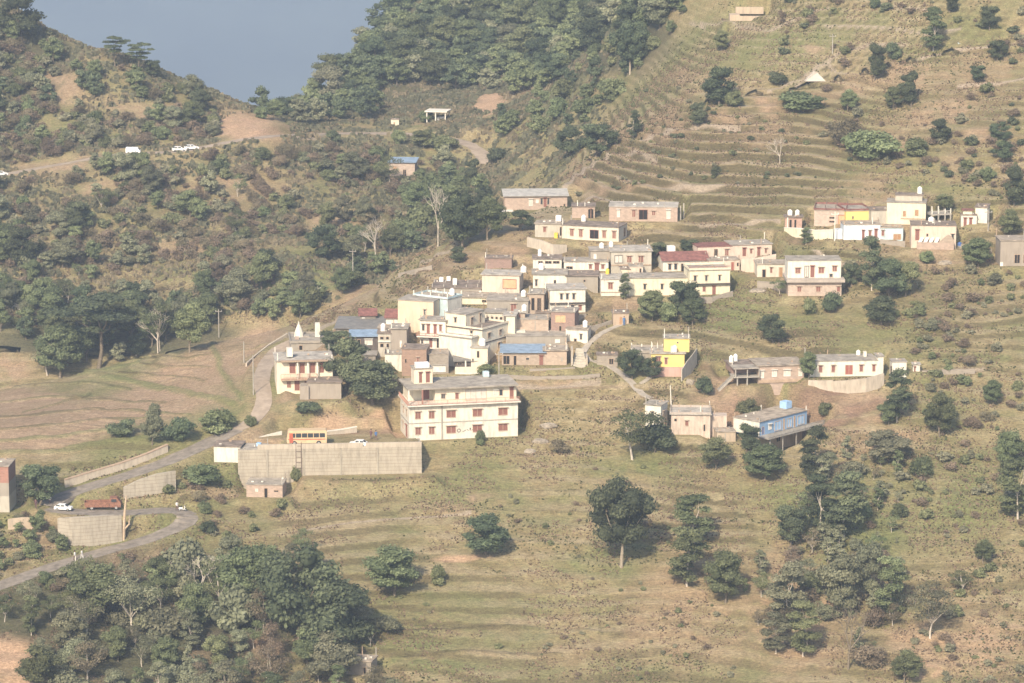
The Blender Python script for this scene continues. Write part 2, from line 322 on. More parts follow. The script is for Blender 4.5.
def shape_z(X, Y, full=False):
    shp = X.shape; X = X.ravel(); Y = Y.ravel()
    Z0 = raw_z(X, Y); px, py = project(X, Y, Z0)
    # how strongly each part of the hill is terraced
    front = sstep(-14, -4, px*0+0) # placeholder of ones
    ridge = ridge_row(px)
    onfront = ((py > ridge) & (Y < 800)).astype(float)*np.where(Y < 662, 1, sstep(700, 660, Y)*0+np.clip((py-ridge)/6+.0, 0, 1))
    onfront = np.clip(onfront, 0, 1)
    knoll = np.exp(-(((px-690)/170)**2+((py-165)/62)**2)**1.5)
    lower = sstep(440, 475, py)*sstep(230, 330, px)
    w = onfront*(.72+.28*knoll-.22*lower)*(.6+.6*vnoise(X, Y, 38, 83))*(1-.3*sstep(820, 900, px)*(1-sstep(420, 480, py))); w = w*np.where((px < 290) & (py < 470), .6, 1)
    w = np.clip(w, 0, 1)*(1+.25*knoll)+ (1-onfront)*.42*(Y < 790)*sstep(170, 200, py)
    h = 1.5
    zz = Z0+fbm(X, Y, 26, 3, 3)*1.7+fbm(X, Y, 6, 9, 2)*.16
    q = zz/h; fl = np.floor(q); f = q-fl
    g = np.where(f < .77, .10*f/.77, .10+.90*(f-.77)/.23)
    Zt = (fl+g)*h-(zz-Z0)*.85
    Z = Z0+(Zt-Z0)*w
    riser = sstep(.68, .76, f)*(1-sstep(.98, 1.0, f))*np.clip(w*1.5, 0, 1); tread = sstep(.0, .04, f)*(1-sstep(.35, .6, f))*w*np.maximum(.1+.9*sstep(.42, .62, vnoise(X, Y, 13, 21)), knoll*.85)
    rough = (1-onfront)
    Z = Z+fbm(X, Y, 30, 13, 4)*(1.6*rough*sstep(470, 560, Y)+.25)+fbm(X, Y, 2.6, 31, 3)*(.10+.16*rough)*(1-.7*((px < 290) & (py < 450) & (py > 330)))
    Z = Z+fbm(X, Y, 13, 41, 3)*1.0*sstep(560, 640, py+.2*np.abs(px-200))*(px > 600)*.6
    path = np.zeros(X.shape)
    near = lambda L, r: (X > L[:, 0].min()-r) & (X < L[:, 0].max()+r) & (Y > L[:, 1].min()-r) & (Y < L[:, 1].max()+r)
    for P in PADS:
        x, y, c, s, u0, u1, v0, v1, z, bl = P
        rad = max(abs(u0), abs(u1))+max(abs(v0), abs(v1))+bl+1
        k = np.where((np.abs(X-x) < rad) & (np.abs(Y-y) < rad))[0]
        if len(k) == 0: continue
        dx = X[k]-x; dy = Y[k]-y; u = dx*c+dy*s; v = -dx*s+dy*c
        du = np.maximum(np.maximum(u0-u, u-u1), 0); dv = np.maximum(np.maximum(v0-v, v-v1), 0)
        ww = 1-sstep(0, 1, np.hypot(du, dv)/bl)
        Z[k] = Z[k]*(1-ww)+z*ww; riser[k] *= 1-ww; tread[k] *= 1-.5*ww
    for L, hw, bl in ROADS:
        k = np.where(near(L, 8))[0]
        d, z = line_dist(X[k], Y[k], L)
        ww = 1-sstep(hw+.3, hw+.3+bl, d); Z[k] = Z[k]*(1-ww)+z*ww; riser[k] *= 1-ww; tread[k] *= 1-ww
    for L, hw in PATHL:
        k = np.where(near(L, 5))[0]
        d, z = line_dist(X[k], Y[k], L)
        ww = 1-sstep(hw+.2, hw+1.4, d); Z[k] = Z[k]*(1-ww)+z*ww
    if not full: return Z.reshape(shp)
    A = {k: np.zeros(X.shape) for k in ('tan', 'soil', 'redsoil', 'green', 'scrub', 'path')}
    n1 = fbm(X, Y, 12, 51, 5); n2 = fbm(X, Y, 9, 57, 5); wx = px+n1*16; wy = py+n2*10; brk = .45+.55*sstep(.38, .56, vnoise(X, Y, 3.5, 77)*.6+vnoise(X, Y, 1.3, 79)*.4)
    for cx, cy_, rx, ry, ang, st, kind in PATCH:
        c, s = math.cos(R(ang)), math.sin(R(ang)); dx = px+n1*min(30, rx*.9)-cx; dy = py+n2*min(12, ry*1.3)-cy_
        e = np.hypot((dx*c+dy*s)/rx, (-dx*s+dy*c)/ry)
        A[kind] = np.maximum(A[kind], st*(1-sstep(.5, 1.3, e))*(.75+.25*brk if st == 1 else brk))
    fld = A['tan']*((px < 290) & (py < 480) & (py > 330))
    for pts, hw in TRACKS:
        L = np.array([(a, b, 0) for a, b in pts], float); k = np.where((px > L[:, 0].min()-8) & (px < L[:, 0].max()+8) & (py > L[:, 1].min()-8) & (py < L[:, 1].max()+8))[0]
        if len(k) == 0: continue
        d, _ = line_dist(px[k]+fbm(X[k], Y[k], 6, 61, 2)*2, py[k]+fbm(X[k], Y[k], 6, 67, 2)*1, L)
        path[k] = np.maximum(path[k], .9*(1-sstep(hw*.5, hw*1.3, d)))
    A['path'] = path
    for pts, hw, kind in LINES:
        L = np.array([(a, b, 0) for a, b in pts], float); k = np.where((px > L[:, 0].min()-8) & (px < L[:, 0].max()+8) & (py > L[:, 1].min()-8) & (py < L[:, 1].max()+8))[0]
        if len(k) == 0: continue
        d, _ = line_dist(px[k]+n1[k]*5, py[k]+n2[k]*3, L); m_ = (1-sstep(hw*.6, hw*1.3, d))
        if kind == 'green': A['green'][k] = np.maximum(A['green'][k], m_*.4); A['tan'][k] *= 1-m_*.85
        else: riser[k] = np.maximum(riser[k], m_*1.0); A['tan'][k] *= 1-m_*.75
        Z[k] += m_*.25
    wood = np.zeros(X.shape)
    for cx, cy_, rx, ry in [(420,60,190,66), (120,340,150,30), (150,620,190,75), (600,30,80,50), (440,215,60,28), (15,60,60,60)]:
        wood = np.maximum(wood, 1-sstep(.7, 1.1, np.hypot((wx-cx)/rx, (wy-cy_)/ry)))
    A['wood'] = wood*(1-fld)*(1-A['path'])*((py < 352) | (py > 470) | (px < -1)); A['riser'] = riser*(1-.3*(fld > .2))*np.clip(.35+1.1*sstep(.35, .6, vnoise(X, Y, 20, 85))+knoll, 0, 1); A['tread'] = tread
    # plough furrows and field banks on the tan fields
    Z = Z+fld*.10*np.sin((X*.35+Y)*2*np.pi/2.4)*sstep(.4, .6, vnoise(X, Y, 30, 71))
    return Z.reshape(shp), A
MASKS = {}
def spaced(segs):
    out = [segs[0][0]]
    for a, b, st in segs:
        n = max(1, int(round((b-a)/st))); out += list(np.linspace(a, b, n+1)[1:])
    return np.array(out)
def build_terrain():
    gx = spaced([(-900,-260,40), (-260,-118,2.0), (-118,-10,.48), (-10,72,.28), (72,118,.48), (118,260,2.0), (260,900,40)])
    gy = spaced([(-60,440,25), (440,492,3), (492,640,.42), (640,718,.27), (715,985,1.0), (985,1180,5)])
    X, Y = np.meshgrid(gx, gy); Xf, Yf = X.ravel(), Y.ravel()
    Z, A = shape_z(np.clip(X, -420, 420), Y, True)
    Z = Z.ravel()
    ex = np.clip((np.abs(Xf)-300)/400, 0, 1); Z = Z*(1-ex)+(-40+20*np.sin(Xf*.01+Yf*.01))*ex
    n1, n2 = X.shape
    idx = np.arange(n1*n2).reshape(n1, n2)
    F = np.stack([idx[:-1, :-1], idx[:-1, 1:], idx[1:, 1:], idx[1:, :-1]], -1).reshape(-1, 4)
    me = bpy.data.meshes.new('hillside'); me.vertices.add(n1*n2)
    me.vertices.foreach_set('co', np.stack([Xf, Yf, Z], 1).ravel().astype(np.float32))
    me.loops.add(F.size); me.loops.foreach_set('vertex_index', F.ravel().astype(np.int32))
    me.polygons.add(len(F)); me.polygons.foreach_set('loop_start', np.arange(0, F.size, 4, dtype=np.int32)); me.polygons.foreach_set('loop_total', np.full(len(F), 4, np.int32))
    me.update(); me.polygons.foreach_set('use_smooth', np.ones(len(F), bool))
    for k, v in A.items():
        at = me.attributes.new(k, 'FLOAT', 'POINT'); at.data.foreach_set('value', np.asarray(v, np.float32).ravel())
    me.materials.append(ground_material())
    o = bpy.data.objects.new('hillside', me); COL.objects.link(o); o['kind'] = 'structure'
    return gx, gy, Z.reshape(X.shape)

def strip_mesh(name, L, hw, th, material, lift=.06, wob=.0):
    """a solid strip (road, path) along a polyline"""
    L = np.asarray(L); T = np.gradient(L[:, :2], axis=0); T /= np.linalg.norm(T, axis=1)[:, None]+1e-9; Nn = np.stack([-T[:, 1], T[:, 0]], 1)
    bm = bmesh.new(); rows = []
    for i, p in enumerate(L):
        w = hw*(1+wob*math.sin(i*1.3)+wob*.6*math.sin(i*2.9))
        row = []
        for s, dz in ((-1, -th), (-1, lift), (1, lift), (1, -th)):
            row.append(bm.verts.new((p[0]+Nn[i, 0]*w*s, p[1]+Nn[i, 1]*w*s, p[2]+dz)))
        rows.append(row)
    for a, b in zip(rows[:-1], rows[1:]):
        for k in range(3): bm.faces.new((a[k], b[k], b[k+1], a[k+1]))
    me = bpy.data.meshes.new(name); bm.normal_update(); bmesh.ops.recalc_face_normals(bm, faces=bm.faces); bm.to_mesh(me); bm.free(); me.materials.append(material)
    o = bpy.data.objects.new(name, me); COL.objects.link(o); return o
# ------------------------------------------------------------------ houses: what stands where
# volume: u0, u1, z0, z1 in photo pixels on the front face, v0 and depth in metres, wall, roof
# opening: face, volume, a0, a1, z0, z1, kind  (front: pixels; side faces: fractions of the depth)
HOUSES = []
def H(name, label, px, py, yaw, vols, ops=(), ex=(), ymin=445, Y=None): HOUSES.append(dict(name=name, label=label, px=px, py=py, yaw=R(yaw), vols=vols, ops=list(ops), ex=list(ex), ymin=ymin, Y=Y))
H('apartment_building', 'white three storey building with red windows, the largest in the village', 409.3, 441, 12,
  [(0,112,0,36.5,0,9,'white','none'), (28,112,37.6,52.5,1.3,7.7,'cream','none'), (3,28,37.6,52.5,4.2,4.8,'cream','none'), (10,29,54,69.5,4.6,3,'cream','slab')],
  [('f',0,a,b,22.5,30.5,'w') for a, b in ((6,12),(20,26),(38,48),(65,75),(91.5,101.5))]+[('f',0,a,b,6,14,'w') for a, b in ((6,12),(20,26),(38,48),(65,75),(91.5,101.5))]+
  [('f',1,34,38.5,41,46.5,'g'), ('f',1,48.5,52.5,40,47,'w'), ('f',1,59,81,38.5,50,'big'), ('f',1,88,93,42,48,'p'), ('f',1,94,98,41.5,48.5,'g'), ('f',1,105,109,38,50,'d'),
   ('f',2,18,25,38,50,'d'), ('f',3,15,18,55,66,'d'), ('f',3,22,26,55,66,'d'), ('l',0,.2,.32,23,31,'g'), ('l',0,.55,.67,23,31,'g'), ('l',0,.2,.35,1,14,'d'), ('l',0,.6,.72,6,14,'g')],
  [('slab',-2,114,36.5,37.6,-.9,10.4,'trim'), ('slab',-1,113,52.5,54,.2,9.6,'greyroof'), ('rail',-1,113,37.6,42.5,-.75,'pinkrail'), ('rail_side',0,0,37.6,42.5,-.7,9,'pinkrail'),
   ('post',0,0,37.6,52.5,.3,'trim'), ('post',14,14,37.6,52.5,.3,'redtrim'), ('band',0,112,17.6,18.6,-.06,'trimgrey'), ('band_l',0,0,17.6,18.6,9,'trimgrey'), ('post',33.5,33.5,0,36,-.04,'trimgrey'), ('emblem',50,62,5,12), ('box',12,26,69.6,75,4.8,1.6,'whitetank')])
H('house', 'cream two storey house with a pinkish balcony railing above the parked bus', 277, 391, 7, [(0,57,0,31,0,8,'cream','slab')],
  [('f',0,10,14.5,3,10,'w'), ('f',0,18,23,0,11,'d'), ('f',0,28,32.5,4,10,'w')]+[('f',0,a,b,18,28,'d') for a, b in ((13,19),(23.5,28.5),(34,39),(43.5,48))],
  [('slab',4,41,11.6,12.6,-1.1,1.1,'trimtan'), ('rail',4,41,12.6,18.5,-1.05,'pinkrail'), ('post',21,21,12,31,-.9,'trim'), ('post',31.5,31.5,12,31,-.9,'trim'), ('slab',4,52,31,32,-1.2,1.2,'trimtan'), ('box',11,17,33,42,2,1.2,'white'), ('post',41,41,12,31,-.9,'trim')])
H('annex', 'grey bare concrete annex at the right front of the cream two storey house', 308, 399, 0, [(0,34,0,17,0,5,'concrete','slab'), (-8,1,0,14,-.5,3,'concrete','none')], [('f',0,22,26,0,0.5,'b')])
H('house', 'flat roofed house covered in clutter, behind the cream two storey house', 291, 352, 6, [(0,46,0,9,0,9,'plaster','par')], [('f',0,8,12,2,7,'b')], [('box',26,31,9,24,5,1.2,'white'), ('box',5,9,9.5,12,3,1,'brick'), ('box',14,20,9.5,11,5,2,'plaster'), ('box',34,38,9.5,13,2,1,'white')])
H('house', 'peach orange house with one small window left of the light blue house', 398, 328, -18, [(0,36,0,29,0,6,'peach','slab')], [('f',0,26,28.5,15,21,'g')])
H('house', 'light blue house with posts on its dark flat roof', 414, 318, -34, [(0,34,0,23,0,4.6,'skyblue','par')], [], [('panel_r',0,0,0,22.5,0,4.6,'white'), ('posts',0,34,24,29,0,4.6,'trim')])
H('house', 'small white house with four red brown doors left of the stepped cream house', 420, 347, -12, [(0,26,0,28,0,4,'white','slab')],
  [('f',0,2,5,17,24,'g'), ('f',0,7,10,14,24,'d'), ('f',0,14,17,14,24,'d'), ('f',0,19.5,22.5,17,24,'w'), ('f',0,1,3.5,2,8,'g'), ('f',0,9.5,12.5,0,9,'d'), ('f',0,17,19.5,0,9,'b')], [('slab',-2,27,11.5,12.5,-1.2,1.2,'trim'), ('rail',-2,27,12.5,16,-1.15,'redrail')])
H('house', 'stepped cream white house of three levels with dark bands, in the village centre', 439, 353, -33, [(0,33,0,19,0,2.2,'white','par'), (0,20.5,26.5,40,2.2,6.5,'cream','slab'), (0,37,0,26,2.2,8.8,'cream','par')],
  [('f',1,9,11.5,31,36.5,'g'), ('f',2,25,28,20,25,'g'), ('r',1,.25,.38,28,36,'g'), ('r',1,.7,.8,28,38,'g'), ('r',2,.2,.32,16,22,'g'), ('r',2,.65,.75,16,22,'g'), ('r',2,.6,.7,4,9,'g')],
  [('band',0,37,26,27,2.0,'darktrim'), ('band_r',37,37,12,13,8.8,'darktrim'), ('band_r',37,37,26,27,8.8,'darktrim')])
H('hut', 'narrow cream tower like hut with a white tank in front of the stepped cream house', 471, 367, -6, [(0,17,0,20,0,3,'cream','slab')], [('f',0,6,8.5,10,17,'b'), ('f',0,1,3,5,9,'g')])
H('house', 'beige pink house with a wide open niche and grey roof', 482, 293, -8, [(0,38,0,19,0,5.5,'beigepink','slab')], [('f',0,21,35,5,15,'niche')])
H('shed', 'red brown brick shed behind the beige pink house', 485, 268, -4, [(0,27,0,10,0,3.5,'brickdark','slab')], [])
H('house', 'grey concrete house with a wide flat roof and brown window below the beige pink house', 487, 313, -4, [(0,42,0,13,0,7.5,'plaster','slab')], [('f',0,24,30,2,10,'w')])
H('house', 'unfinished tan brick house with tall open bays beside the white tanks', 529, 313, -6, [(0,15,0,20,0,5,'tanbrick','slab')], [('f',0,2,6,3,16,'b'), ('f',0,8,12.5,3,16,'b')])
H('house', 'white two storey house with three small windows in a row', 550, 313, 7, [(0,36,0,24,0,6,'white','slab')],
  [('f',0,10,13,13.5,20,'g'), ('f',0,16,19,13.5,20,'g'), ('f',0,22.5,25.5,13.5,20,'g'), ('f',0,28.5,32.5,2,8,'w'), ('f',0,21,25,2,8,'g'), ('l',0,.3,.5,10,20,'b')], [('slab',-.5,36.5,9.5,10.5,-.5,.5,'darktrim')])
H('house', 'wide white house with grey right half and nearly blind front wall', 533, 288, -1, [(0,34,0,14,0,6,'white','slab'), (34,66,0,12.5,0,6,'plaster','slab')], [('f',0,2,4.5,2,9,'g'), ('f',0,21,23.5,3,8.5,'b'), ('f',1,51,53.5,6.5,9,'b')])
H('house', 'low white house with a strip of dark window slots', 533, 269, 0, [(0,29,0,10,0,5,'white','slab')], [('f',0,12,19,5.5,8.5,'b'), ('f',0,20,27,5.5,8.5,'b'), ('f',0,5,10,5.5,8.5,'b'), ('f',0,6,8,0,5,'d')])
H('house', 'low white house with a red brown door, below the concrete house with grey roof', 564, 272, 0, [(0,45,0,10.5,0,5,'white','slab')], [('f',0,25,28.5,3,8,'w'), ('f',0,31,35.5,0,9,'d'), ('f',0,37.5,41,3,8,'w'), ('f',0,2,9,3,6,'b')])
H('house', 'long off white house with light grey roof and five brown windows, below the brick houses', 562, 239, -17, [(0,57,0,14,0,6.5,'offwhite','slab')],
  [('f',0,8,12,3.5,11,'w'), ('f',0,17,21,3,11,'w'), ('f',0,28,37,2,11,'door2'), ('f',0,40.5,44.5,3,11,'w'), ('f',0,50.5,54.5,3,11,'w'), ('r',0,.6,.78,2,11,'b')])
H('house', 'small off white side house with a yellow drum, left of the long off white house', 535, 237, -8, [(0,27,0,13.5,0,4.5,'plasterw','slab')], [('f',0,8,11.5,5,11,'w'), ('f',0,25,27,2,11,'b')], [('box',20,23.5,0,5.5,-1,.6,'yellowdrum')])
H('house', 'upper left brick house with pale tin roof at the ridge', 505, 210, 3, [(0,63,0,14,0,6.5,'brick','tin')],
  [('f',0,24,28,4,11,'p'), ('f',0,31,34,7,10.5,'white'), ('f',0,35.5,38.5,5,12,'g'), ('f',0,39,42,3,12,'d'), ('f',0,42.5,45,5,12,'g'), ('f',0,59,61,0,6,'b'), ('l',0,.3,.5,3,11,'b')], [('slab',-8,8,-1,0.2,-2.6,2.6,'trim'), ('post',-7,-7,-13,-1,-2.4,'trim'), ('post',0,0,-13,-1,-2.4,'trim'), ('post',7,7,-13,-1,-2.4,'trim')], Y=692)
H('house', 'small brick house with a dark doorway between the two long brick houses', 572, 218, -2, [(0,23,0,11.5,0,5,'brick','slab')], [('f',0,16,22,0,9.5,'b'), ('f',0,18.5,19.5,0,9.5,'d')])
H('house', 'upper right long brick house with grey roof under the curved terraces', 609, 221, -4, [(0,69,0,14.5,0,7,'brick','slab')],
  [('f',0,8,11,4,12,'p'), ('f',0,23,27,4,12,'w'), ('f',0,30,39,2,12,'door2'), ('f',0,43,47,6,11,'w'), ('f',0,58,62,3,12,'p'), ('r',0,.4,.6,2,11,'b')], [('post',72,72,0,15,2,'trimgrey'), ('post',75,75,0,16,4,'trimgrey')])
H('house', 'grey plastered house with black framed window behind the beige cube', 611, 270, 3, [(0,41,0,19,0,7,'plasterw','slab'), (-20,0,7,18,2,5,'plaster','slab')], [('f',0,3.5,12,7,15,'black'), ('f',0,16,21,7.5,14.5,'w'), ('f',0,27.5,33,7.5,14.5,'w'), ('f',1,-17,-14,9,15,'white')], [('band',0,41,4.5,5.5,-.15,'trimtan')])
H('house', 'small windowless beige cube of a house before the grey plastered house', 629.5, 279, 2, [(0,13.5,0,12.5,0,4,'beigepink','slab'), (-9,0,0,10,0,3,'yellowcream','slab')], [('f',0,10,12,5,11,'b')])
H('house', 'white house with a dark red pitched roof', 663, 271.5, 7, [(0,45,0,11.5,0,6,'white','red')], [('f',0,a,b,1.5,8,'g') for a, b in ((5,8.5),(11,14.5),(27,30.5),(33,36.5),(39,42.5))]+[('f',0,18,22,0,8,'b')])
H('house', 'long pink house right of the red roofed house', 698, 261, 11, [(0,34,0,14,0,5,'pink','redflat'), (34,75,0,15,0,5.5,'pink','slab')],
  [('f',0,16,20,4,12,'b'), ('f',0,27,31,4.5,11.5,'w'), ('f',1,45,48.5,3.5,12,'d'), ('f',1,52.5,55,6,11,'w'), ('f',1,60,63,3,12,'d'), ('f',1,67.5,70,6,11,'w')])
H('annex', 'low pink annex with a red door in front of the long pink house', 709, 271, 9, [(0,31,0,10.5,0,4,'pink','slab')], [('f',0,22,25.5,0,9,'rd'), ('f',0,28,30,4,8,'b')])
H('house', 'cream yellow two storey house with a dark band, right of the yellow walled house', 689.5, 295, 8, [(0,41,0,25,0,6,'yellowcream','par')],
  [('f',0,4,7,14,20,'g'), ('f',0,15.5,18,14,20,'g'), ('f',0,29,31.5,14,20,'g'), ('f',0,3,6,1,9,'w'), ('f',0,13,16.5,3,9,'w'), ('f',0,23,26.5,0,9,'d'), ('r',0,.3,.5,3,9,'w')], [('slab',-.5,41.5,10.6,11.6,-.6,.6,'darktrim'), ('rail',0,41,25.5,29,.2,'redrail')])
H('house', 'long house with white left end and pale yellow wall', 601, 296, 2, [(0,27,0,17,0,6,'white','slab'), (27,88,0,18,.3,5.5,'yellowcream','slab')], [('f',0,7,12,7,14,'w'), ('f',1,43,46,6,12,'g'), ('f',1,60.5,63.5,6,12,'g')], [('band',0,27,3.5,4.3,-.1,'trimtan')])
H('house', 'two storey house, white above and bare pink brick below, right of the village centre', 788, 296, 1, [(0,54,0,14.5,0,7,'brickpink','none'), (0,54,17.5,35,1.3,5.7,'white','slab')],
  [('f',1,7.5,13,22,28,'w'), ('f',1,17,21.5,18,30,'black'), ('f',1,23,27,18,30,'d'), ('f',1,31,37,22,28.5,'w'), ('f',1,45,50,24,30,'w'), ('f',0,9,13.5,4,10,'w'), ('f',0,28,33,4,10,'w'), ('f',0,49,53,4,10,'w'), ('f',1,42,46,18,22,'g')],
  [('slab',-2,57,14.5,17.5,-.8,8,'trimpink')])
H('annex', 'low white side wing with a light brown door, left of the white over brick house', 757, 277, 2, [(0,31,0,13,0,5,'offwhite','slab')], [('f',0,13,15.5,4,10,'w'), ('f',0,22,26,0,10,'td'), ('f',0,5,9,0,8,'b')])
H('hut', 'small pink hut with two dark doorways above the yellow boundary wall', 785, 230, -3, [(0,17,0,13,0,3.2,'pinkbrick','slab')], [('f',0,4,7,0,11,'b'), ('f',0,9,11.5,0,11,'b')], [('post',2.5,2.5,0,13,-.3,'trim')])
H('house', 'unfinished pink brick house with red edged flat roof', 814, 226, -8, [(0,32,0,16,0,8,'brickpink','redpar')], [('f',0,15,21,4,6,'b'), ('f',0,15,21,8,10,'b'), ('f',0,24,31,0,12,'niche')], [('posts',0,32,16,21,2,6,'trimdark')])
H('house', 'bright yellow windowless wing right of the unfinished pink brick house', 846, 225, 9, [(0,25,0,14,0,7,'yellow','redpar')], [('f',0,6,7.5,6,9,'g')])
H('house', 'pale grey house with two dark slit windows left of the tall yellow house', 871, 225.5, 5, [(0,34,0,15,0,5,'plasterw','slab')], [('f',0,20,22.5,4,11,'b'), ('f',0,26,28.5,5,12,'b')])
H('house', 'white and light blue house with brown doors at the hill edge', 843.5, 240, 2, [(0,37,0,15.5,0,5,'bluewhite','slab'), (37,60,0,12,0,4.5,'skyblue','slab')], [('f',0,18.5,21,0,10,'d'), ('f',0,25,28,2,10,'w'), ('f',0,31,34,0,11,'d'), ('f',1,38,41,4,10,'w'), ('f',1,50,58,0,6,'td')])
H('shed', 'tiny white cube shed left of the white and light blue house', 834.5, 239, 0, [(0,8,0,9.5,0,2,'bluewhite','none')], [])
H('house', 'tall yellow house with a grey side and raised roof room', 886.5, 224, -9, [(0,39,0,22,0,5.5,'yellowcream','slab'), (8,35,22.5,28,2,3.4,'plasterw','slab')], [('f',0,16,19.5,8,14,'td'), ('f',0,28,32,9,15.5,'td'), ('r',0,.15,.45,2,16,'b')], [('panel_r',0,0,0,21,0,5.5,'plaster'), ('band',14,39,5.5,6.5,-.1,'trimtan')])
H('house', 'peach house with a brown door behind the corrugated shed', 911, 248, -4, [(0,45,0,23,0,6,'peachpale','slab')], [('f',0,4,8,8,19,'d'), ('f',0,40,43,9,15,'g'), ('f',0,15,17,12,15,'b')])
H('hut', 'little white hut with two dark red doors and a red topped roof block', 961, 227.5, -4, [(0,15.5,0,12.5,0,2.6,'white','slab'), (2,11,13,17,.6,1.8,'yellowcream','redflat')], [('f',0,2.5,5.5,1,10,'d'), ('f',0,8,11,1,10,'d')])
H('house', 'plain white house behind the little hut with two dark red doors', 975, 223, -14, [(0,12,0,16,0,5,'white','slab')], [], [])
H('house', 'grey concrete house with open doorways at the right edge', 1000, 266, 1, [(0,44,0,26,0,6,'concrete','slab')], [('f',0,14,20,3,12,'b'), ('f',0,23,28,3,12,'b'), ('f',0,0,3,0,4,'white')])
H('house', 'brick house with an open stair and grey verandah', 758, 384, 9, [(0,47,0,18.5,0,7,'brick','slab'), (-24,0,9,17,2.5,5,'brickdark','slab')],
  [('f',0,2,6,6,14,'p'), ('f',0,14,19,7,14,'p'), ('f',0,26,33,7,14,'p'), ('f',0,41,45,7,14,'p')],
  [('slab',-26,0,8,9,-1,3.6,'trimgrey'), ('posts',-24,0,9,17,-.8,1,'trimgrey'), ('slab',-26,0,17,18,-1,3.6,'greyroof'), ('stair',-40,-24,-6,10,0,1.3,'trimgrey'), ('post',-12,-12,-4,8,-.8,'trimgrey'), ('post',-22,-22,-4,8,-.8,'trimgrey'), ('band',0,47,1,4,-.2,'trimtan')])
H('house', 'long white house with dark red windows on the right hillside', 809.5, 377, 5, [(0,69,0,16,0,6,'white','slab'), (69,75,0,20,0,3,'white','slab')], [('f',0,9,13,4.5,12,'w'), ('f',0,22,26,4.5,12,'w'), ('f',0,36,44,2,12,'rd'), ('f',0,50.5,54.5,4.5,12,'w'), ('f',0,63.5,67,4.5,12,'w')], [('box',58,61,16.5,22,3,.8,'white')])
H('hut', 'small white cube hut right of the long white house', 892, 380, 3, [(0,14.5,0,18.5,0,3,'white','slab')], [('f',0,-2,-.5,6,15,'b')])
H('hut', 'tiny white hut furthest right beside the small white cube hut', 913, 371.5, 0, [(0,7,0,7,0,2,'white','slab')], [('f',0,1,2.5,0,5,'d')])
H('house', 'light blue house on pillars with a long grey balcony', 759.5, 436, 47, [(0,49,0,14.5,0,6,'blue','slab'), (2,47,-20,-1,.6,4.5,'beige','none')],
  [('f',0,2,4.5,1,9,'db'), ('f',0,9,12,4,10,'p'), ('f',0,15,22,1,11,'lb'), ('f',0,24,25.5,0,12,'td'), ('f',0,28,33,1,11,'lb'), ('f',0,35,36.5,0,12,'td'), ('f',0,39,46,1,11,'lb'), ('f',1,20,24,-12,-5,'b')],
  [('panel_l',0,0,0,14,0,6,'white'), ('slab',-2,58,-1.2,0,-2.6,2.7,'trimgrey'), ('rail',-2,58,0,5,-2.5,'greyrail'), ('post',1,1,-22,-1,-2.3,'trimgrey'), ('post',14,14,-21,-1,-2.3,'trimgrey'), ('post',28,28,-19,-1,-2.3,'trimgrey'), ('post',42,42,-17,-1,-2.3,'trimgrey')])
H('hut', 'white plastered two level tower of the pink ruined house', 645, 429, -22, [(0,16,0,26,0,3.6,'white','slab')], [('f',0,6,9,13,19,'g'), ('f',0,6,8,2,4,'b'), ('r',0,.3,.55,12,19,'g'), ('r',0,.6,.85,1,10,'b')])
H('house', 'pink ruined house with roofless stubs of columns', 671, 434.5, -3, [(0,40,0,21,0,6,'pinkruin','par'), (40,57,2,18,1.5,3,'pinkruin','none')], [('f',0,14,18,9,15,'w'), ('f',0,33,35,4,11,'b'), ('f',0,3,6,14,17,'b')], [('posts',8,44,21,25,1,5,'trimtan')])
H('shed', 'small beige shed with a wide slab roof left of the blue house', 717, 442, 6, [(0,19,0,10,0,3.5,'beige','slab')], [('f',0,8,9,0,9,'trimline')])
H('house', 'bright yellow house with a stepped roof and pink base wall', 651, 376.5, -2, [(0,34,9.5,23,.7,5,'yellow','slab'), (13,39,23,37,2.4,4,'yellow','slab'), (1,32,0,9.5,0,5.6,'pinkbase','none'), (-20,12,5,20,4,5.5,'plaster','par')],
  [('f',0,4.5,10,12,20.5,'w'), ('f',0,13.5,17,12,19,'w'), ('f',1,26,28,32,34,'g')], [('posts',-20,12,20,24.5,4,5.5,'trim'), ('box',20,25,23.3,30,1.2,.8,'white')])
H('shed', 'low tan brick shed row with a blue sheet roof', 502, 365, 0, [(0,43,0,13,0,5,'tanbrick','bluesheet'), (43,66,0,15,0,5,'orangebrick','slab')], [('f',0,1,8,1,10,'b'), ('f',0,11.5,15,0,10,'b'), ('f',0,24,28,5,8,'g'), ('f',0,38,42,0,10,'d'), ('f',1,60,62,4,8,'trimline')])
H('house', 'wide low house with a patched grey roof behind the blue sheet roofed shed', 506, 346, 1, [(0,62,0,10,0,8,'plaster','slab')], [('f',0,50,55,3,7,'white')], [('box',8,20,10.5,12,3,2,'white')])
H('house', 'tan brick house below the white tanks left of the dark red brick house', 515, 333, -2, [(0,34,0,14,0,5,'orangebrick','slab'), (0,10,14,20,1,3,'tanbrick','slab')], [('f',1,3,6,15,19,'w'), ('f',0,20,21,0,13,'trimline')])
H('house', 'dark red brick two storey house in the village centre', 551, 333, -10, [(0,24,0,22,0,5,'brickdark','slab')], [('f',0,4,15,11,19,'orangep'), ('f',0,8,11,2,8,'b')])
H('house', 'tall narrow cream house end beside the tan brick houses', 504, 340, -6, [(0,11,0,25,0,4,'cream','slab')], [], [('post',1,1,0,25,-.2,'darktrim')])
H('house', 'small white house with a tank at the top of the stairway', 566, 341, -10, [(0,22,0,12,0,4,'white','slab')], [('f',0,14,16.5,2,8,'g'), ('f',0,8,11,0,3,'b')])
H('hut', 'small tan hut with a brown door beside the upper footpath', 613, 325, 2, [(0,16,0,12,0,3.5,'tanplaster','slab')], [('f',0,6,9.5,0,9,'td')])
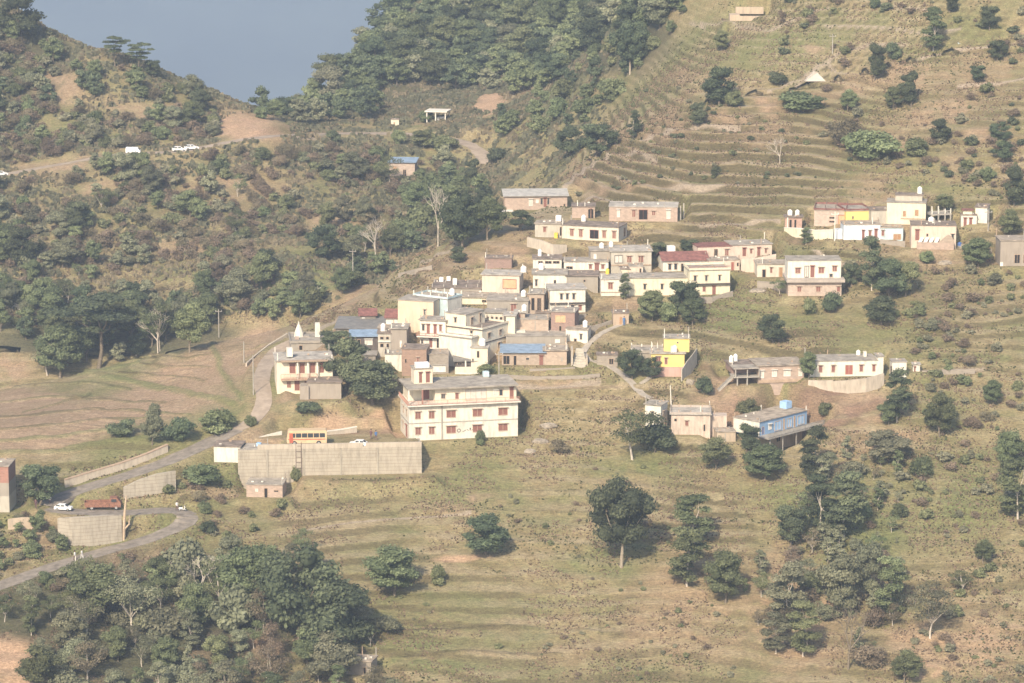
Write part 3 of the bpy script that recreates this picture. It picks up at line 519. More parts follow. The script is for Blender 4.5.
H('hut', 'half hidden stone hut beside the curve of the footpath', 597, 366, 0, [(0,21,0,11,0,3,'stone','slab')], [('f',0,12,17,2,8,'b')])
H('house', 'white walled house with a dark red gabled roof in the left part of the village', 386, 327, -4, [(0,25,0,10,0,5,'white','red')], [('f',0,16,19,2,8,'b')])
H('house', 'low house with faded red roof left of the dark red gabled roof', 360, 321, 3, [(0,16,0,6,0,5,'plaster','red')], [('f',0,2,5,0,4,'white')])
H('house', 'long grey low house with wide corrugated roof at the left village end', 336, 336, -3, [(0,52,0,8,0,9,'stone','greycorr')], [('f',0,6,12,2,6,'b')])
H('shed', 'dark open shed under a blue metal strip roof', 351, 347, 2, [(0,27,0,11,0,3.5,'darkwall','bluesheet')], [('f',0,3,10,2,8,'b'), ('f',0,14,22,2,8,'p')])
H('house', 'two storey concrete frame house with white tank above the dark tree clump', 378, 350, 0, [(0,13,0,17,0,4,'plasterw','slab')], [('f',0,2,6,11,14,'b'), ('f',0,8,11.5,11,14,'b'), ('f',0,2,6,3,7,'b'), ('f',0,8,11.5,3,7,'b')], [('band',0,13,8.5,9.5,-.3,'trim')])
H('house', 'windowless grey concrete house right of the concrete frame house', 391, 350, -3, [(0,16,0,22,0,5,'concrete','slab')], [('f',0,9,11,3,10,'white')])
H('house', 'little white house with grey roof above the dark tree clump', 385, 363, 0, [(0,17,0,9,0,4,'white','slab')], [], [('box',2,4,9.5,13,.6,.5,'white')])
H('house', 'brown brick house behind the roof room of the white three storey building', 402, 376, -6, [(0,25,0,28,0,5,'brickbrown','slab')], [('f',0,3,5,14,18,'b'), ('f',0,15,17.5,15,20,'w'), ('f',0,10,13,2,10,'b')])
H('house', 'rough grey stone house right of the brown brick house', 429, 374, 3, [(0,20,0,20,0,5,'stone','slab')], [('f',0,3,18,9,10,'trimline'), ('f',0,4,17,2,8,'white')])
H('shed', 'open shed with slanting corrugated roof above a cream wall', 455, 373, 4, [(0,23,0,6,0,.3,'cream','none'), (1,22,0,10,2,3,'darkwall','greycorr')], [('f',1,3,8,6.5,9,'b')], [('post',11,11,0,12,.6,'trim')])
H('house', 'white hut with grey side at the left end of the long retaining wall', 214, 462, -6, [(0,27,0,16.5,0,4.5,'white','slab'), (27,51,2,14,.6,4,'concrete','slab')], [('f',1,49,53,0,8,'b')])
H('hut', 'small brick hut with grey roof on the slope below the retaining wall', 246.5, 497, -4, [(0,37,0,13,0,5,'brick','slab')], [('f',0,18,22,0,10,'b'), ('f',0,28,33,6,8,'b'), ('f',0,9,12,6,9,'p')])
H('house', 'red brick house over a white base wall at the left edge of the photo', -20, 512, -3, [(0,30,0,17,0,6,'plasterw','none'), (0,30,17,31,0,6,'plaster','none'), (0,30,31,48,0,6,'brickred','slab')], [('f',2,6,12,36,44,'b')])
H('house', 'lone small brick house with blue grey roof on the far slope', 389, 176, -6, [(0,26,0,14,0,5,'brickpink','bluesheet')], [('f',0,14,17.5,0,7,'b'), ('f',0,4,8,7,10,'orangep')])
H('booth', 'tiny cream booth beside the far road near the forest', 391, 126, 0, [(0,8,0,6.5,0,2,'cream','slab')], [('f',0,2.5,4,0,4,'td')])
H('hut', 'small stone hut with sloping roof at the bottom edge of the wood', 345, 674, -14, [(0,27,0,15,0,3.5,'stone','slab')], [('f',0,19,22,2,9,'b')])
H('ruin', 'roofless beige foundation walls of a small ruin at the top of the hill', 735, 21, 0, [(0,30,0,5,0,.5,'beige','none'), (-5,5,0,6,.5,4,'beige','none'), (2,30,5,12,5,.5,'beige','none')], [], [])
H('house', 'wide low grey roofed house with white tanks behind the light blue house', 432, 294, -3, [(0,50,0,6,0,9,'plaster','slab')], [('f',0,6,10,1,4,'b')], [('box',5,9,6.8,11,6.5,.9,'whitetank'), ('box',12,16,6.8,11,7.5,.9,'whitetank'), ('box',20,24,6.8,13,3,.9,'whitetank'), ('posts',0,46,6.5,10,1,5,'trimgrey')])
H('house', 'white wing with a row of four dark windows behind the stepped cream house', 485, 329, -6, [(0,19,0,17,0,4,'offwhite','slab')], [('f',0,a,a+2.6,8,13,'b') for a in (1.5,6,10.5,15)])
H('house', 'low house with a patched brown roof left of the unfinished tan brick house', 462, 304, -6, [(0,30,0,7,0,6,'yellowcream','slab')], [('f',0,20,25,2,5,'b')])
H('shed', 'low brick shed between the tan brick house and the white house with three windows', 536, 319, -4, [(0,15,0,6,0,3,'tanbrick','slab')], [('f',0,5,8,0,5,'b')])
H('shed', 'low rubble stone shed left of the white house with grey roof above the tree clump', 352, 361, 0, [(0,24,0,6,0,4,'stone','slab')], [('f',0,8,12,0,5,'b')])
H('house', 'long clay coloured house with a brown roof under the dark red gabled roof', 378, 334, -4, [(0,30,0,6,0,4,'tanbrick','slab')], [('f',0,12,15,1,5,'b')])
# the parking ground behind the long retaining wall
LOTL = ground(262, 476); LOTR = ground(420, 473); LOT_Z = LOTR[2]+5.0
_d = LOTR[:2]-LOTL[:2]; _len = float(np.linalg.norm(_d)); _yaw = math.atan2(_d[1], _d[0]); LOTL[2] = LOT_Z
pad(LOTL, _yaw, -2, _len+2, -3.5, .2, LOT_Z-5.0, 3.5); pad(LOTL, _yaw, -4, _len, .85, 15, LOT_Z, .4)
for h in HOUSES:
    P = ground(h['px'], h['py'], h['ymin']) if h['Y'] is None else at_y(h['px'], h['py'], h['Y']); h['P'] = P; h['s'] = SC(P[1]); az = math.atan2(P[0], P[1]); h['k'] = 1/(h['s']*math.cos(h['yaw']+az)); h['kz'] = 1/h['s']
    vv = h['vols']; u0 = min(v[0] for v in vv)*h['k']; u1 = max(v[1] for v in vv)*h['k']; v0 = min(v[4] for v in vv if v[2] <= 20); v1 = max(v[4]+v[5] for v in vv)
    z = P[2]
    if 'blue house on pillars' in h['label']:
        pad(P, h['yaw'], u0-.5, u1+.5, .6, v1+1.2, z, 1.5); pad(P, h['yaw'], u0-.5, u1+.5, -3.5, .4, z-3.6, 3); continue
    pad(P, h['yaw'], u0-1.0, u1+1.0, v0-1.3-(2 if h['Y'] else 0), v1+.8, z, 2.0+(3 if h['Y'] else 0))
P3 = HOUSES[0]; pad(P3['P'], P3['yaw'], -1.5, 22, -1.2, 10, P3['P'][2], 1.6)
GX, GY, GZ = build_terrain()
def gz(x, y):
    """height of the finished ground"""
    i = min(max(np.searchsorted(GX, x)-1, 0), len(GX)-2); j = min(max(np.searchsorted(GY, y)-1, 0), len(GY)-2)
    a = (x-GX[i])/(GX[i+1]-GX[i]); b = (y-GY[j])/(GY[j+1]-GY[j])
    return float((GZ[j, i]*(1-a)+GZ[j, i+1]*a)*(1-b)+(GZ[j+1, i]*(1-a)+GZ[j+1, i+1]*a)*b)
asphalt = mat('worn_asphalt', (.25, .215, .175), .95, .25, .8)
concrete_path = mat('path_concrete', (.40, .35, .285), .95, .18, 1.2)
dirt_road = mat('dirt_road', (.36, .29, .22), .95, .2, .5)
_q, _ = project(UP_ROAD[:, 0], UP_ROAD[:, 1], UP_ROAD[:, 2]); _c = int(np.argmin(np.abs(_q-238)))
for nm, L, hw, m in (('road', UP_ROAD[:_c+1], 2.1, asphalt), ('road', UP_ROAD[_c:], 1.5, dirt_road), ('road', LOW_ROAD[1:], 2.0, asphalt)):
    strip_mesh(nm, L, hw, .6, m, .06, .04)['kind'] = 'structure'
strip_mesh('road', BACK_ROAD, 1.9, .6, dirt_road, .05, .12)['kind'] = 'structure'
for L, w in PATHL:
    strip_mesh('footpath', L, w, .5, concrete_path, .10, .06)['kind'] = 'structure'
# far mountainside across the valley
def mountain():
    X, Y = np.meshgrid(np.linspace(-4200, 4200, 131), np.linspace(5200, 8200, 45))
    t = (Y-5200)/3000
    crest = 60+fbm(X, Y*0, 900, 3, 5)*130
    Z = -760+(crest+760)*np.minimum(t*1.3, 1)+fbm(X, Y, 500, 8, 5)*70*np.minimum(t*2, 1)
    n1, n2 = X.shape; idx = np.arange(n1*n2).reshape(n1, n2)
    F = np.stack([idx[:-1, :-1], idx[:-1, 1:], idx[1:, 1:], idx[1:, :-1]], -1).reshape(-1, 4)
    me = bpy.data.meshes.new('distant_mountain'); me.from_pydata(np.stack([X.ravel(), Y.ravel(), np.minimum(Z.ravel(), 125)], 1).tolist(), [], F.tolist()); me.update()
    me.polygons.foreach_set('use_smooth', np.ones(len(F), bool)); me.materials.append(mat('far_forest', (.07, .085, .06), 1, .3, .004))
    o = bpy.data.objects.new('distant_mountain', me); COL.objects.link(o); o['kind'] = 'structure'
mountain()
me = bpy.data.meshes.new('valley_floor'); me.from_pydata([(-4500,1100,-775),(4500,1100,-775),(4500,8300,-775),(-4500,8300,-775)], [], [(0,1,2,3)])
me.materials.append(mat('valley_ground', (.10, .11, .07), 1, .3, .004)); o = bpy.data.objects.new('valley_floor', me); COL.objects.link(o); o['kind'] = 'structure'
# the air: one closed box of even haze
bm = bmesh.new(); bmesh.ops.create_cube(bm, size=1)
for v in bm.verts: v.co = (v.co.x*9400, 4150+v.co.y*8700, -318+v.co.z*920)
me = bpy.data.meshes.new('haze'); bm.to_mesh(me); bm.free()
hm = bpy.data.materials.new('haze_air'); hm.use_nodes = True; hn = hm.node_tree
hn.nodes.remove(hn.nodes['Principled BSDF'])
pv = hn.nodes.new('ShaderNodeVolumePrincipled'); pv.inputs['Color'].default_value = (*HAZE_COL, 1); pv.inputs['Density'].default_value = HAZE
pv.inputs['Anisotropy'].default_value = 0.0
hn.links.new(pv.outputs[0], hn.nodes['Material Output'].inputs['Volume'])
me.materials.append(hm); o = bpy.data.objects.new('haze', me); COL.objects.link(o); o['kind'] = 'stuff'
# ------------------------------------------------------------------ plants
def leaf_mat(name, dark, light):
    m = bpy.data.materials.new(name); m.use_nodes = True; nt = m.node_tree; N = nt.nodes; L = nt.links
    b = N['Principled BSDF']; b.inputs['Roughness'].default_value = .75; b.inputs['Specular IOR Level'].default_value = .2
    a = N.new('ShaderNodeAttribute'); a.attribute_name = 'tint'
    mx = N.new('ShaderNodeMix'); mx.data_type = 'RGBA'; L.new(a.outputs['Fac'], mx.inputs[0]); mx.inputs[6].default_value = (*dark, 1); mx.inputs[7].default_value = (*light, 1)
    oi = N.new('ShaderNodeObjectInfo'); hs = N.new('ShaderNodeHueSaturation')
    m1 = N.new('ShaderNodeMapRange'); m1.inputs[3].default_value = .70; m1.inputs[4].default_value = 1.32; L.new(oi.outputs['Random'], m1.inputs[0]); L.new(m1.outputs[0], hs.inputs['Value'])
    m2 = N.new('ShaderNodeMath'); m2.operation = 'MULTIPLY_ADD'; m2.inputs[1].default_value = 7.13; m2.inputs[2].default_value = 0; L.new(oi.outputs['Random'], m2.inputs[0])
    m3 = N.new('ShaderNodeMath'); m3.operation = 'FRACT'; L.new(m2.outputs[0], m3.inputs[0])
    m4 = N.new('ShaderNodeMapRange'); m4.inputs[3].default_value = .462; m4.inputs[4].default_value = .510; L.new(m3.outputs[0], m4.inputs[0]); L.new(m4.outputs[0], hs.inputs['Hue'])
    L.new(mx.outputs[2], hs.inputs['Color']); L.new(hs.outputs[0], b.inputs['Base Color'])
    tr = N.new('ShaderNodeBsdfTranslucent'); L.new(hs.outputs[0], tr.inputs['Color']); ms = N.new('ShaderNodeMixShader'); ms.inputs[0].default_value = .32
    L.new(b.outputs[0], ms.inputs[1]); L.new(tr.outputs[0], ms.inputs[2]); L.new(ms.outputs[0], N['Material Output'].inputs['Surface'])
    return m
LEAF = {'dark': leaf_mat('dark_leaves', (.062, .084, .048), (.18, .22, .12)),
        'green': leaf_mat('green_leaves', (.10, .125, .060), (.245, .285, .145)),
        'grey': leaf_mat('grey_green_leaves', (.145, .155, .095), (.31, .32, .20)),
        'dry': leaf_mat('dry_twigs', (.15, .13, .08), (.29, .25, .16))}
BARK = mat('bark', (.20, .165, .12), .95, .3, 3); MIDBARK = mat('tan_bark', (.34, .29, .22), .95, .2, 3); PALE = mat('pale_bark', (.52, .46, .38), .95, .15, 3)

def np_mesh(name, V, F, mat_, tint=None, smooth=False):
    me = bpy.data.meshes.new(name); V = np.asarray(V, np.float32); F = np.asarray(F, np.int32); k = F.shape[1]
    me.vertices.add(len(V)); me.vertices.foreach_set('co', V.ravel()); me.loops.add(F.size); me.loops.foreach_set('vertex_index', F.ravel())
    me.polygons.add(len(F)); me.polygons.foreach_set('loop_start', np.arange(0, F.size, k, dtype=np.int32)); me.polygons.foreach_set('loop_total', np.full(len(F), k, np.int32)); me.update()
    if smooth: me.polygons.foreach_set('use_smooth', np.ones(len(F), bool))
    if tint is not None: me.attributes.new('tint', 'FLOAT', 'POINT').data.foreach_set('value', np.asarray(tint, np.float32))
    me.materials.append(mat_); return me
_bm = bmesh.new(); bmesh.ops.create_icosphere(_bm, subdivisions=2, radius=1); _bm.verts.ensure_lookup_table()
ICO_V = np.array([v.co[:] for v in _bm.verts]); ICO_F = np.array([[v.index for v in f.verts] for f in _bm.faces]); _bm.free()
def leaf_cloud(blobs, n, size, rs, dark_core=.72, tint_b=None):
    """crown of small leaf clumps spread over overlapping rounded masses; blobs: (x, y, z, rx, rz)"""
    B = np.array(blobs, float); area = B[:, 3]**2; pick = rs.choice(len(B), n, p=area/area.sum())
    d = rs.randn(n, 3); d /= np.linalg.norm(d, axis=1)[:, None]; d[:, 2] = np.where(d[:, 2] < -.3, -d[:, 2]*.6, d[:, 2])
    r = rs.uniform(.62, 1.2, n)
    b = B[pick]; C = b[:, :3]+d*np.stack([b[:, 3], b[:, 3], b[:, 4]], 1)*r[:, None]
    nrm = d+rs.randn(n, 3)*.65; nrm[:, 2] += .35; nrm /= np.linalg.norm(nrm, axis=1)[:, None]
    t = np.cross(nrm, rs.randn(n, 3)); t /= np.linalg.norm(t, axis=1)[:, None]; u = np.cross(nrm, t)
    s = size*rs.uniform(.55, 1.35, n)[:, None]
    V = np.stack([C+t*s, C+u*s*.7, C-t*s*.9, C-u*s*.75], 1).reshape(-1, 3); F = np.arange(4*n).reshape(n, 4)
    tb = rs.uniform(0, .75, len(B)) if tint_b is None else tint_b
    T = np.repeat(np.clip(tb[pick]+rs.uniform(-.15, .3, n), 0, 1), 4)
    if dark_core:  # opaque inner blobs added to block light through the crown, tinted dark
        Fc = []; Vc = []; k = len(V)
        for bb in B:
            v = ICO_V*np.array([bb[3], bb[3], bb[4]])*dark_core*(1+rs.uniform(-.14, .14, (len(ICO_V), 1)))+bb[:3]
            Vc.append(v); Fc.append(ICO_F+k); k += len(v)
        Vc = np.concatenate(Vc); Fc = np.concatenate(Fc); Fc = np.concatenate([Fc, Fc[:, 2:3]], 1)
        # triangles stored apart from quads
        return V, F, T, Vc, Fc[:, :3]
    return V, F, T, None, None
ARR = {}
def crown_mesh(name, blobs, n, size, rs, m, core=.72):
    V, F, T, Vc, Fc = leaf_cloud(blobs, n, size, rs, core)
    # split quads into triangles so that both kinds share one array
    tri = np.concatenate([F[:, [0, 1, 2]], F[:, [0, 2, 3]]])
    if Vc is not None:
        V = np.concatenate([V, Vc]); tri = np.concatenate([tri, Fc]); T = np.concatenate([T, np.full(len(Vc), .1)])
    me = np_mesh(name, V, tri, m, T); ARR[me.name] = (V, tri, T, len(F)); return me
def tube(V, F, p, q, r0, r1, k=6):
    p = np.array(p, float); q = np.array(q, float); d = q-p; d /= np.linalg.norm(d)+1e-9
    a = np.cross(d, [.3, .9, .1]); a /= np.linalg.norm(a); b = np.cross(d, a); i0 = len(V)
    for c, r in ((p, r0), (q, r1)):
        for j in range(k):
            t = 2*math.pi*j/k; V.append(c+(a*math.cos(t)+b*math.sin(t))*r)
    for j in range(k): F.append((i0+j, i0+(j+1) % k, i0+k+(j+1) % k, i0+k+j))
def trunk_mesh(name, blobs, base_r, fork, rs, m, lean=.04, limbs=7):
    V, F = [], []; B = sorted(blobs, key=lambda b: -b[3])[:limbs]; top = np.array([rs.uniform(-lean, lean), rs.uniform(-lean, lean), fork])
    mid = top*.5+np.array([rs.uniform(-lean, lean)*.6, 0, 0])
    tube(V, F, (0, 0, -.08), mid, base_r*1.25, base_r*.85); tube(V, F, mid, top, base_r*.85, base_r*.68)
    for b in B:
        e = np.array(b[:3]); k = top+(e-top)*.5+rs.randn(3)*.02; k[2] = max(k[2], fork*.9)
        tube(V, F, top-(0, 0, .01), k, base_r*.5, base_r*.3, 5); tube(V, F, k, e, base_r*.3, base_r*.12, 4)
    me = np_mesh(name, V, F, m, smooth=True); F = np.array(F); ARR[me.name] = (np.array(V), np.concatenate([F[:, [0, 1, 2]], F[:, [0, 2, 3]]]), np.zeros(len(V)), 0); return me
def bare_mesh(name, rs, m, spread=.5, depth=5):
    V, F = [], []
    def grow(p, d, l, r, n):
        q = p+d*l; tube(V, F, p, q, r, r*.68, 5)
        if n == 0: return
        for _ in range(3 if n > 2 else 2):
            dd = d+rs.randn(3)*spread; dd[2] = abs(dd[2])*.8+.15; dd /= np.linalg.norm(dd); grow(q, dd, l*rs.uniform(.62, .85), r*.62, n-1)
    grow(np.array([0, 0, -.05]), np.array([rs.uniform(-.1, .1), 0, 1.0]), .34, .026, depth)
    V = np.array(V); V[:, 2] /= V[:, 2].max(); me = np_mesh(name, V, F, m); F = np.array(F); ARR[me.name] = (V, np.concatenate([F[:, [0, 1, 2]], F[:, [0, 2, 3]]]), np.zeros(len(V)), 0); return me
def rblobs(rs, n, cz, rz_, rx, br, brz=None, flat=False):
    out = []
    for i in range(n):
        a = rs.uniform(0, 2*math.pi); rr = math.sqrt(rs.uniform(0, 1))*rx; h = rs.uniform(-1, 1)
        k = math.sqrt(max(0, 1-h*h)) if not flat else 1
        r = br*rs.uniform(.7, 1.25); out.append((rr*k*math.cos(a), rr*k*math.sin(a), cz+h*rz_, r, (brz or br*.8)*rs.uniform(.8, 1.2)))
    return out
# protos: unit height, natural width about `w`
KIND = {}
def proto(kind, w, variants): KIND[kind] = (w, variants)
def mk(kind, w, nvar, fn):
    proto(kind, w, [fn(np.random.RandomState(hash_(kind)+i)) for i in range(nvar)])
def hash_(s): return sum(ord(c)*(i+3) for i, c in enumerate(s)) % 9973
def k_round(m, n=6500, size=.021, bark=None, fork=.18, nb=23, core=.7):
    def f(rs):
        b = rblobs(rs, nb, .54, .33, .34, .155)
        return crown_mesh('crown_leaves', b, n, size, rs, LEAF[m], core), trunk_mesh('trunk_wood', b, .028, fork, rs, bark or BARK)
    return f
def k_bush(m, n=2600, size=.046, core=.7):
    def f(rs):
        b = rblobs(rs, 11, .42, .26, .48, .28)
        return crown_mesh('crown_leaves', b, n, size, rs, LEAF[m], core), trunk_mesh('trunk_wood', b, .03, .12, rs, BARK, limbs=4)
    return f
def k_tall(m, bark=None, n=5000):
    def f(rs):
        b = []
        for i in range(15):
            z = .16+.78*i/14; r = .19*math.sin(math.pi*min(1, (z-.02)/1.0))+.04
            a = rs.uniform(0, 6.28); b.append((math.cos(a)*r*.7, math.sin(a)*r*.7, z, rs.uniform(.09, .15), rs.uniform(.055, .09)))
        return crown_mesh('crown_leaves', b, n, .0175, rs, LEAF[m], .6), trunk_mesh('trunk_wood', b, .014, .42, rs, bark or PALE, .03, 9)
    return f
def k_spread(m):
    def f(rs):
        b = rblobs(rs, 44, .60, .28, .40, .14, .11)
        return crown_mesh('crown_leaves', b, 11000, .017, rs, LEAF[m], .72), trunk_mesh('trunk_wood', b, .027, .26, rs, MIDBARK, .03, 12)
    return f
def k_airy(m, core=0):
    def f(rs):
        b = rblobs(rs, 14, .62, .26, .36, .15)
        return crown_mesh('crown_leaves', b, 3200, .016, rs, LEAF[m], core), trunk_mesh('trunk_wood', b, .02, .26, rs, PALE, .05, 12)
    return f
def k_flat(m):
    def f(rs):
        b = []
        for lv, r in ((.55, .16), (.68, .26), (.80, .34), (.92, .24)):
            for _ in range(5):
                a = rs.uniform(0, 6.28); q = rs.uniform(.3, 1)*r; b.append((q*math.cos(a), q*math.sin(a), lv+rs.uniform(-.02, .02), rs.uniform(.09, .15), .045))
        return crown_mesh('crown_leaves', b, 4500, .019, rs, LEAF[m], .6), trunk_mesh('trunk_wood', b, .02, .5, rs, BARK, .05, 10)
    return f
mk('round_dark', .85, 4, k_round('dark')); mk('round_green', .85, 4, k_round('green')); mk('round_grey', .85, 3, k_round('grey'))
mk('bush_dark', 1.3, 3, k_bush('dark')); mk('bush_green', 1.3, 4, k_bush('green')); mk('bush_grey', 1.3, 4, k_bush('grey')); mk('bush_dry', 1.3, 4, k_bush('dry', 2200, .036, 0))
mk('tall_green', .5, 3, k_tall('green')); mk('tall_dark', .5, 3, k_tall('dark')); mk('tall_grey', .5, 3, k_tall('grey'))
mk('spread', 1.05, 2, k_spread('dark')); mk('airy_green', .85, 3, k_airy('green')); mk('airy_grey', .85, 3, k_airy('grey')); mk('airy_dry', .85, 2, k_airy('dry'))
mk('flat', .8, 3, k_flat('dark'))
proto('bare', .9, [(None, bare_mesh('bare_branches', np.random.RandomState(40+i), PALE)) for i in range(4)])
proto('bare_dark', .9, [(None, bare_mesh('bare_twigs', np.random.RandomState(60+i), BARK, .55)) for i in range(3)])
LANDMARKS = [(440,420,'white three storey building'),(305,370,'cream two storey house'),(298,332,'white temple spire'),(305,432,'parked bus'),(340,462,'long retaining wall'),(75,508,'white car on the hairpin'),
 (100,498,'rusty truck'),(5,480,'red brick house'),(265,486,'small brick hut'),(358,665,'small stone hut at the bottom'),(621,520,'large lone tree'),(486,530,'leaning dark tree'),(678,360,'bright yellow house'),
 (790,425,'blue house'),(690,415,'pink ruined house'),(845,370,'long white house'),(780,372,'brick house with open stairs'),(898,370,'small white hut'),(815,280,'white and brick house'),(735,250,'pink long house'),
 (690,260,'red roofed house'),(645,213,'right upper brick house'),(535,203,'left upper brick house'),(870,230,'light blue house'),(905,208,'tall yellow house'),(815,78,'white tent'),(965,38,'blue tarpaulin'),
 (719,85,'big round tree above the terraces'),(630,45,'white trunked ridge tree'),(402,166,'lone brick house on the far slope'),(436,115,'white canopy shelter'),(180,151,'white vans on the far road'),(5,172,'white car at the left edge'),
 (132,153,'white vehicle on the far road'),(98,340,'very large layered tree'),(158,330,'white branching trunk'),(322,240,'tree on the green valley terraces'),(353,262,'valley utility pole'),(438,215,'tall leafless tree'),
 (245,128,'orange landslide'),(490,104,'orange cut at the forest edge'),(124,510,'broken pole by the road'),(205,585,'bare branching tree'),(300,590,'tallest tree of the lower wood'),(848,650,'leafless brown tree'),
 (840,590,'largest grey grove tree'),(890,590,'light green layered tree'),(726,575,'tree with a crooked trunk'),(940,415,'green conical tree'),(983,552,'small tree on the open slope'),(1018,490,'green tree at the right edge'),
 (1012,250,'grey concrete house'),(780,145,'leafless grey tree'),(320,60,'left skyline of the forest'),(420,40,'middle of the far forest'),(520,50,'right half of the far forest'),(600,20,'upper end of the far forest'),(135,45,'flat topped skyline trees'),
 (20,20,'top left corner tree'),(900,90,'gully of the upper hill'),(868,145,'broad green thicket'),(60,215,'grassy patch on the far slope'),(200,220,'dry middle of the far slope'),(930,625,'thin brownish tree')]
COLNAME = {'dark': 'dark green', 'green': 'green', 'grey': 'grey green', 'dry': 'dry brown'}
def auto_label(px, py, h, w, kind):
    c = kind.split('_')[-1]; sz = 'tiny' if h < 8 else 'small' if h < 15 else 'middling' if h < 27 else 'tall' if h < 42 else 'very tall'
    best = min(LANDMARKS, key=lambda l: math.hypot(l[0]-px, (l[1]-py+h/2)*1.3)); dx = px-best[0]; dy = (py-h/2)-best[1]; d = math.hypot(dx, dy)
    dr = ('right of' if dx > 0 else 'left of') if abs(dx) > abs(dy)*1.2 else ('below' if dy > 0 else 'above')
    near = 'just ' if d < 26 else '' if d < 60 else 'well '
    sh = {'round': 'round', 'bush': 'low', 'tall': 'narrow', 'airy': 'sparse', 'flat': 'layered', 'spread': 'spreading'}.get(kind.split('_')[0], '')
    return f"{sz} {sh} {COLNAME.get(c, 'bare')} {'shrub' if kind.startswith('bush') else 'tree'} {near}{dr} the {best[2]}"
QUEUE = []
def plant(px, py, hpx, wpx, kind, label, group=None, P=None, rs=random, **k):
    if px > 400 and py > 430: wpx *= 1.15; hpx *= 1.08
    if P is None: P = ground(px, py)
    QUEUE.append(dict(px=px, py=py, h=hpx, w=wpx, kind=kind, label=label, group=group, P=P, v=rs.randrange(len(KIND[kind][1])), rot=rs.uniform(0, 6.28)))
def grow_plants(max_each=300):
    rest = []; used = set()
    def uniq(q, shrub):
        groups = {}
        for p in q[:max_each]:
            lb = p['label'] if not p['group'] else auto_label(p['px'], p['py'], p['h'], p['w'], p['kind']); lb = ' '.join(lb.split()); groups.setdefault(lb, []).append(p)
        ordn = ['first', 'second', 'third', 'fourth', 'fifth', 'sixth', 'seventh', 'eighth', 'ninth', 'tenth', 'eleventh', 'twelfth']
        for lb, ps in groups.items():
            ps.sort(key=lambda p: p['px'])
            for i, p in enumerate(ps): p['lb'] = lb if len(ps) == 1 else f"{lb}, {'leftmost' if i == 0 else 'rightmost' if i == len(ps)-1 else ordn[i]+' from left'}"
    for shrub in (False, True):
        q = [p for p in QUEUE if p['kind'].startswith('bush') == shrub]
        q.sort(key=lambda p: (p['px'] > 1035 or p['px'] < -15, p['group'] is not None, -p['h']*p['w']*(.55 if p['group'] and 'dense forest' in p['group'] else 1)))
        uniq(q, shrub)
        for p in q[:max_each]:
            P = p['P']; s = SC(P[1]); h = p['h']/s; w = p['w']/s; w0, var = KIND[p['kind']]; cm, tm = var[p['v']]
            e = bpy.data.objects.new('shrub' if shrub else 'tree', None); COL.objects.link(e); e.location = (P[0], P[1], gz(P[0], P[1])-.1); e.empty_display_size = .5
            e.rotation_euler = (0, 0, p['rot']); e.scale = (w/w0, w/w0, h)
            lb = p['lb'].split(); e['label'] = ' '.join(lb if len(lb) <= 16 else lb[1:] if len(lb) == 17 else lb[2:]); e['category'] = 'shrub' if shrub else 'tree'
            if p['group']: e['group'] = p['group']
            if cm: o = bpy.data.objects.new('crown', cm); COL.objects.link(o); o.parent = e
            t = bpy.data.objects.new('stem' if shrub else 'trunk', tm); COL.objects.link(t); t.parent = e
        rest.append(q[max_each:])
    for q, nm, lb in ((rest[0], 'woodland', 'mass of further trees of the far forest and wooded slopes that merge together'), (rest[1], 'scrub', 'mass of further small shrubs scattered over the hillsides')):
        VV, FF, TT, MM = [], [], [], []; k = 0; rs = np.random.RandomState(5); mats = []
        for p in q:
            P = p['P']; s = SC(P[1]); h = p['h']/s; w = p['w']/s; w0, var = KIND[p['kind']]
            for me in var[p['v']]:
                if me is None: continue
                V, F, T, nq = ARR[me.name]; base = np.array([P[0], P[1], gz(P[0], P[1])-.1])
                if nq:   # leaf clumps: fewer and larger ones
                    m_ = int(nq*.26); Q = V[:4*nq].reshape(-1, 4, 3)[:m_]; c = Q.mean(1, keepdims=True); Q = (c+(Q-c)*1.75).reshape(-1, 3)
                    i = np.arange(4*m_).reshape(-1, 4); f1 = np.concatenate([i[:, [0, 1, 2]], i[:, [0, 2, 3]]]); f2 = F[2*nq:]-4*nq+4*m_
                    V = np.concatenate([Q, V[4*nq:]]); F = np.concatenate([f1, f2]); T = np.concatenate([T[:4*m_], T[4*nq:]])
                ca, sa = math.cos(p['rot']), math.sin(p['rot'])
                W = np.stack([(V[:, 0]*ca-V[:, 1]*sa)*w/w0, (V[:, 0]*sa+V[:, 1]*ca)*w/w0, V[:, 2]*h], 1)+base
                mt = me.materials[0]
                if mt not in mats: mats.append(mt)
                VV.append(W); FF.append(F+k); TT.append(np.clip(T+rs.uniform(-.25, .25), 0, 1)); MM.append(np.full(len(F), mats.index(mt))); k += len(V)
        if not VV: continue
        me = np_mesh(nm, np.concatenate(VV), np.concatenate(FF), mats[0], np.concatenate(TT))
        for mt in mats[1:]: me.materials.append(mt)
        me.polygons.foreach_set('material_index', np.concatenate(MM).astype(np.int32))
        o = bpy.data.objects.new(nm, me); COL.objects.link(o); o['kind'] = 'stuff'; o['label'] = lb; o['category'] = 'trees' if nm == 'woodland' else 'shrubs'
        print(nm, len(q), k)
def inside(x, y, poly):
    c = False; j = len(poly)-1
    for i in range(len(poly)):
        xi, yi = poly[i]; xj, yj = poly[j]
        if (yi > y) != (yj > y) and x < (xj-xi)*(y-yi)/(yj-yi)+xi: c = not c
        j = i
    return c
BLOCK = []   # pixel boxes kept free of scattered plants
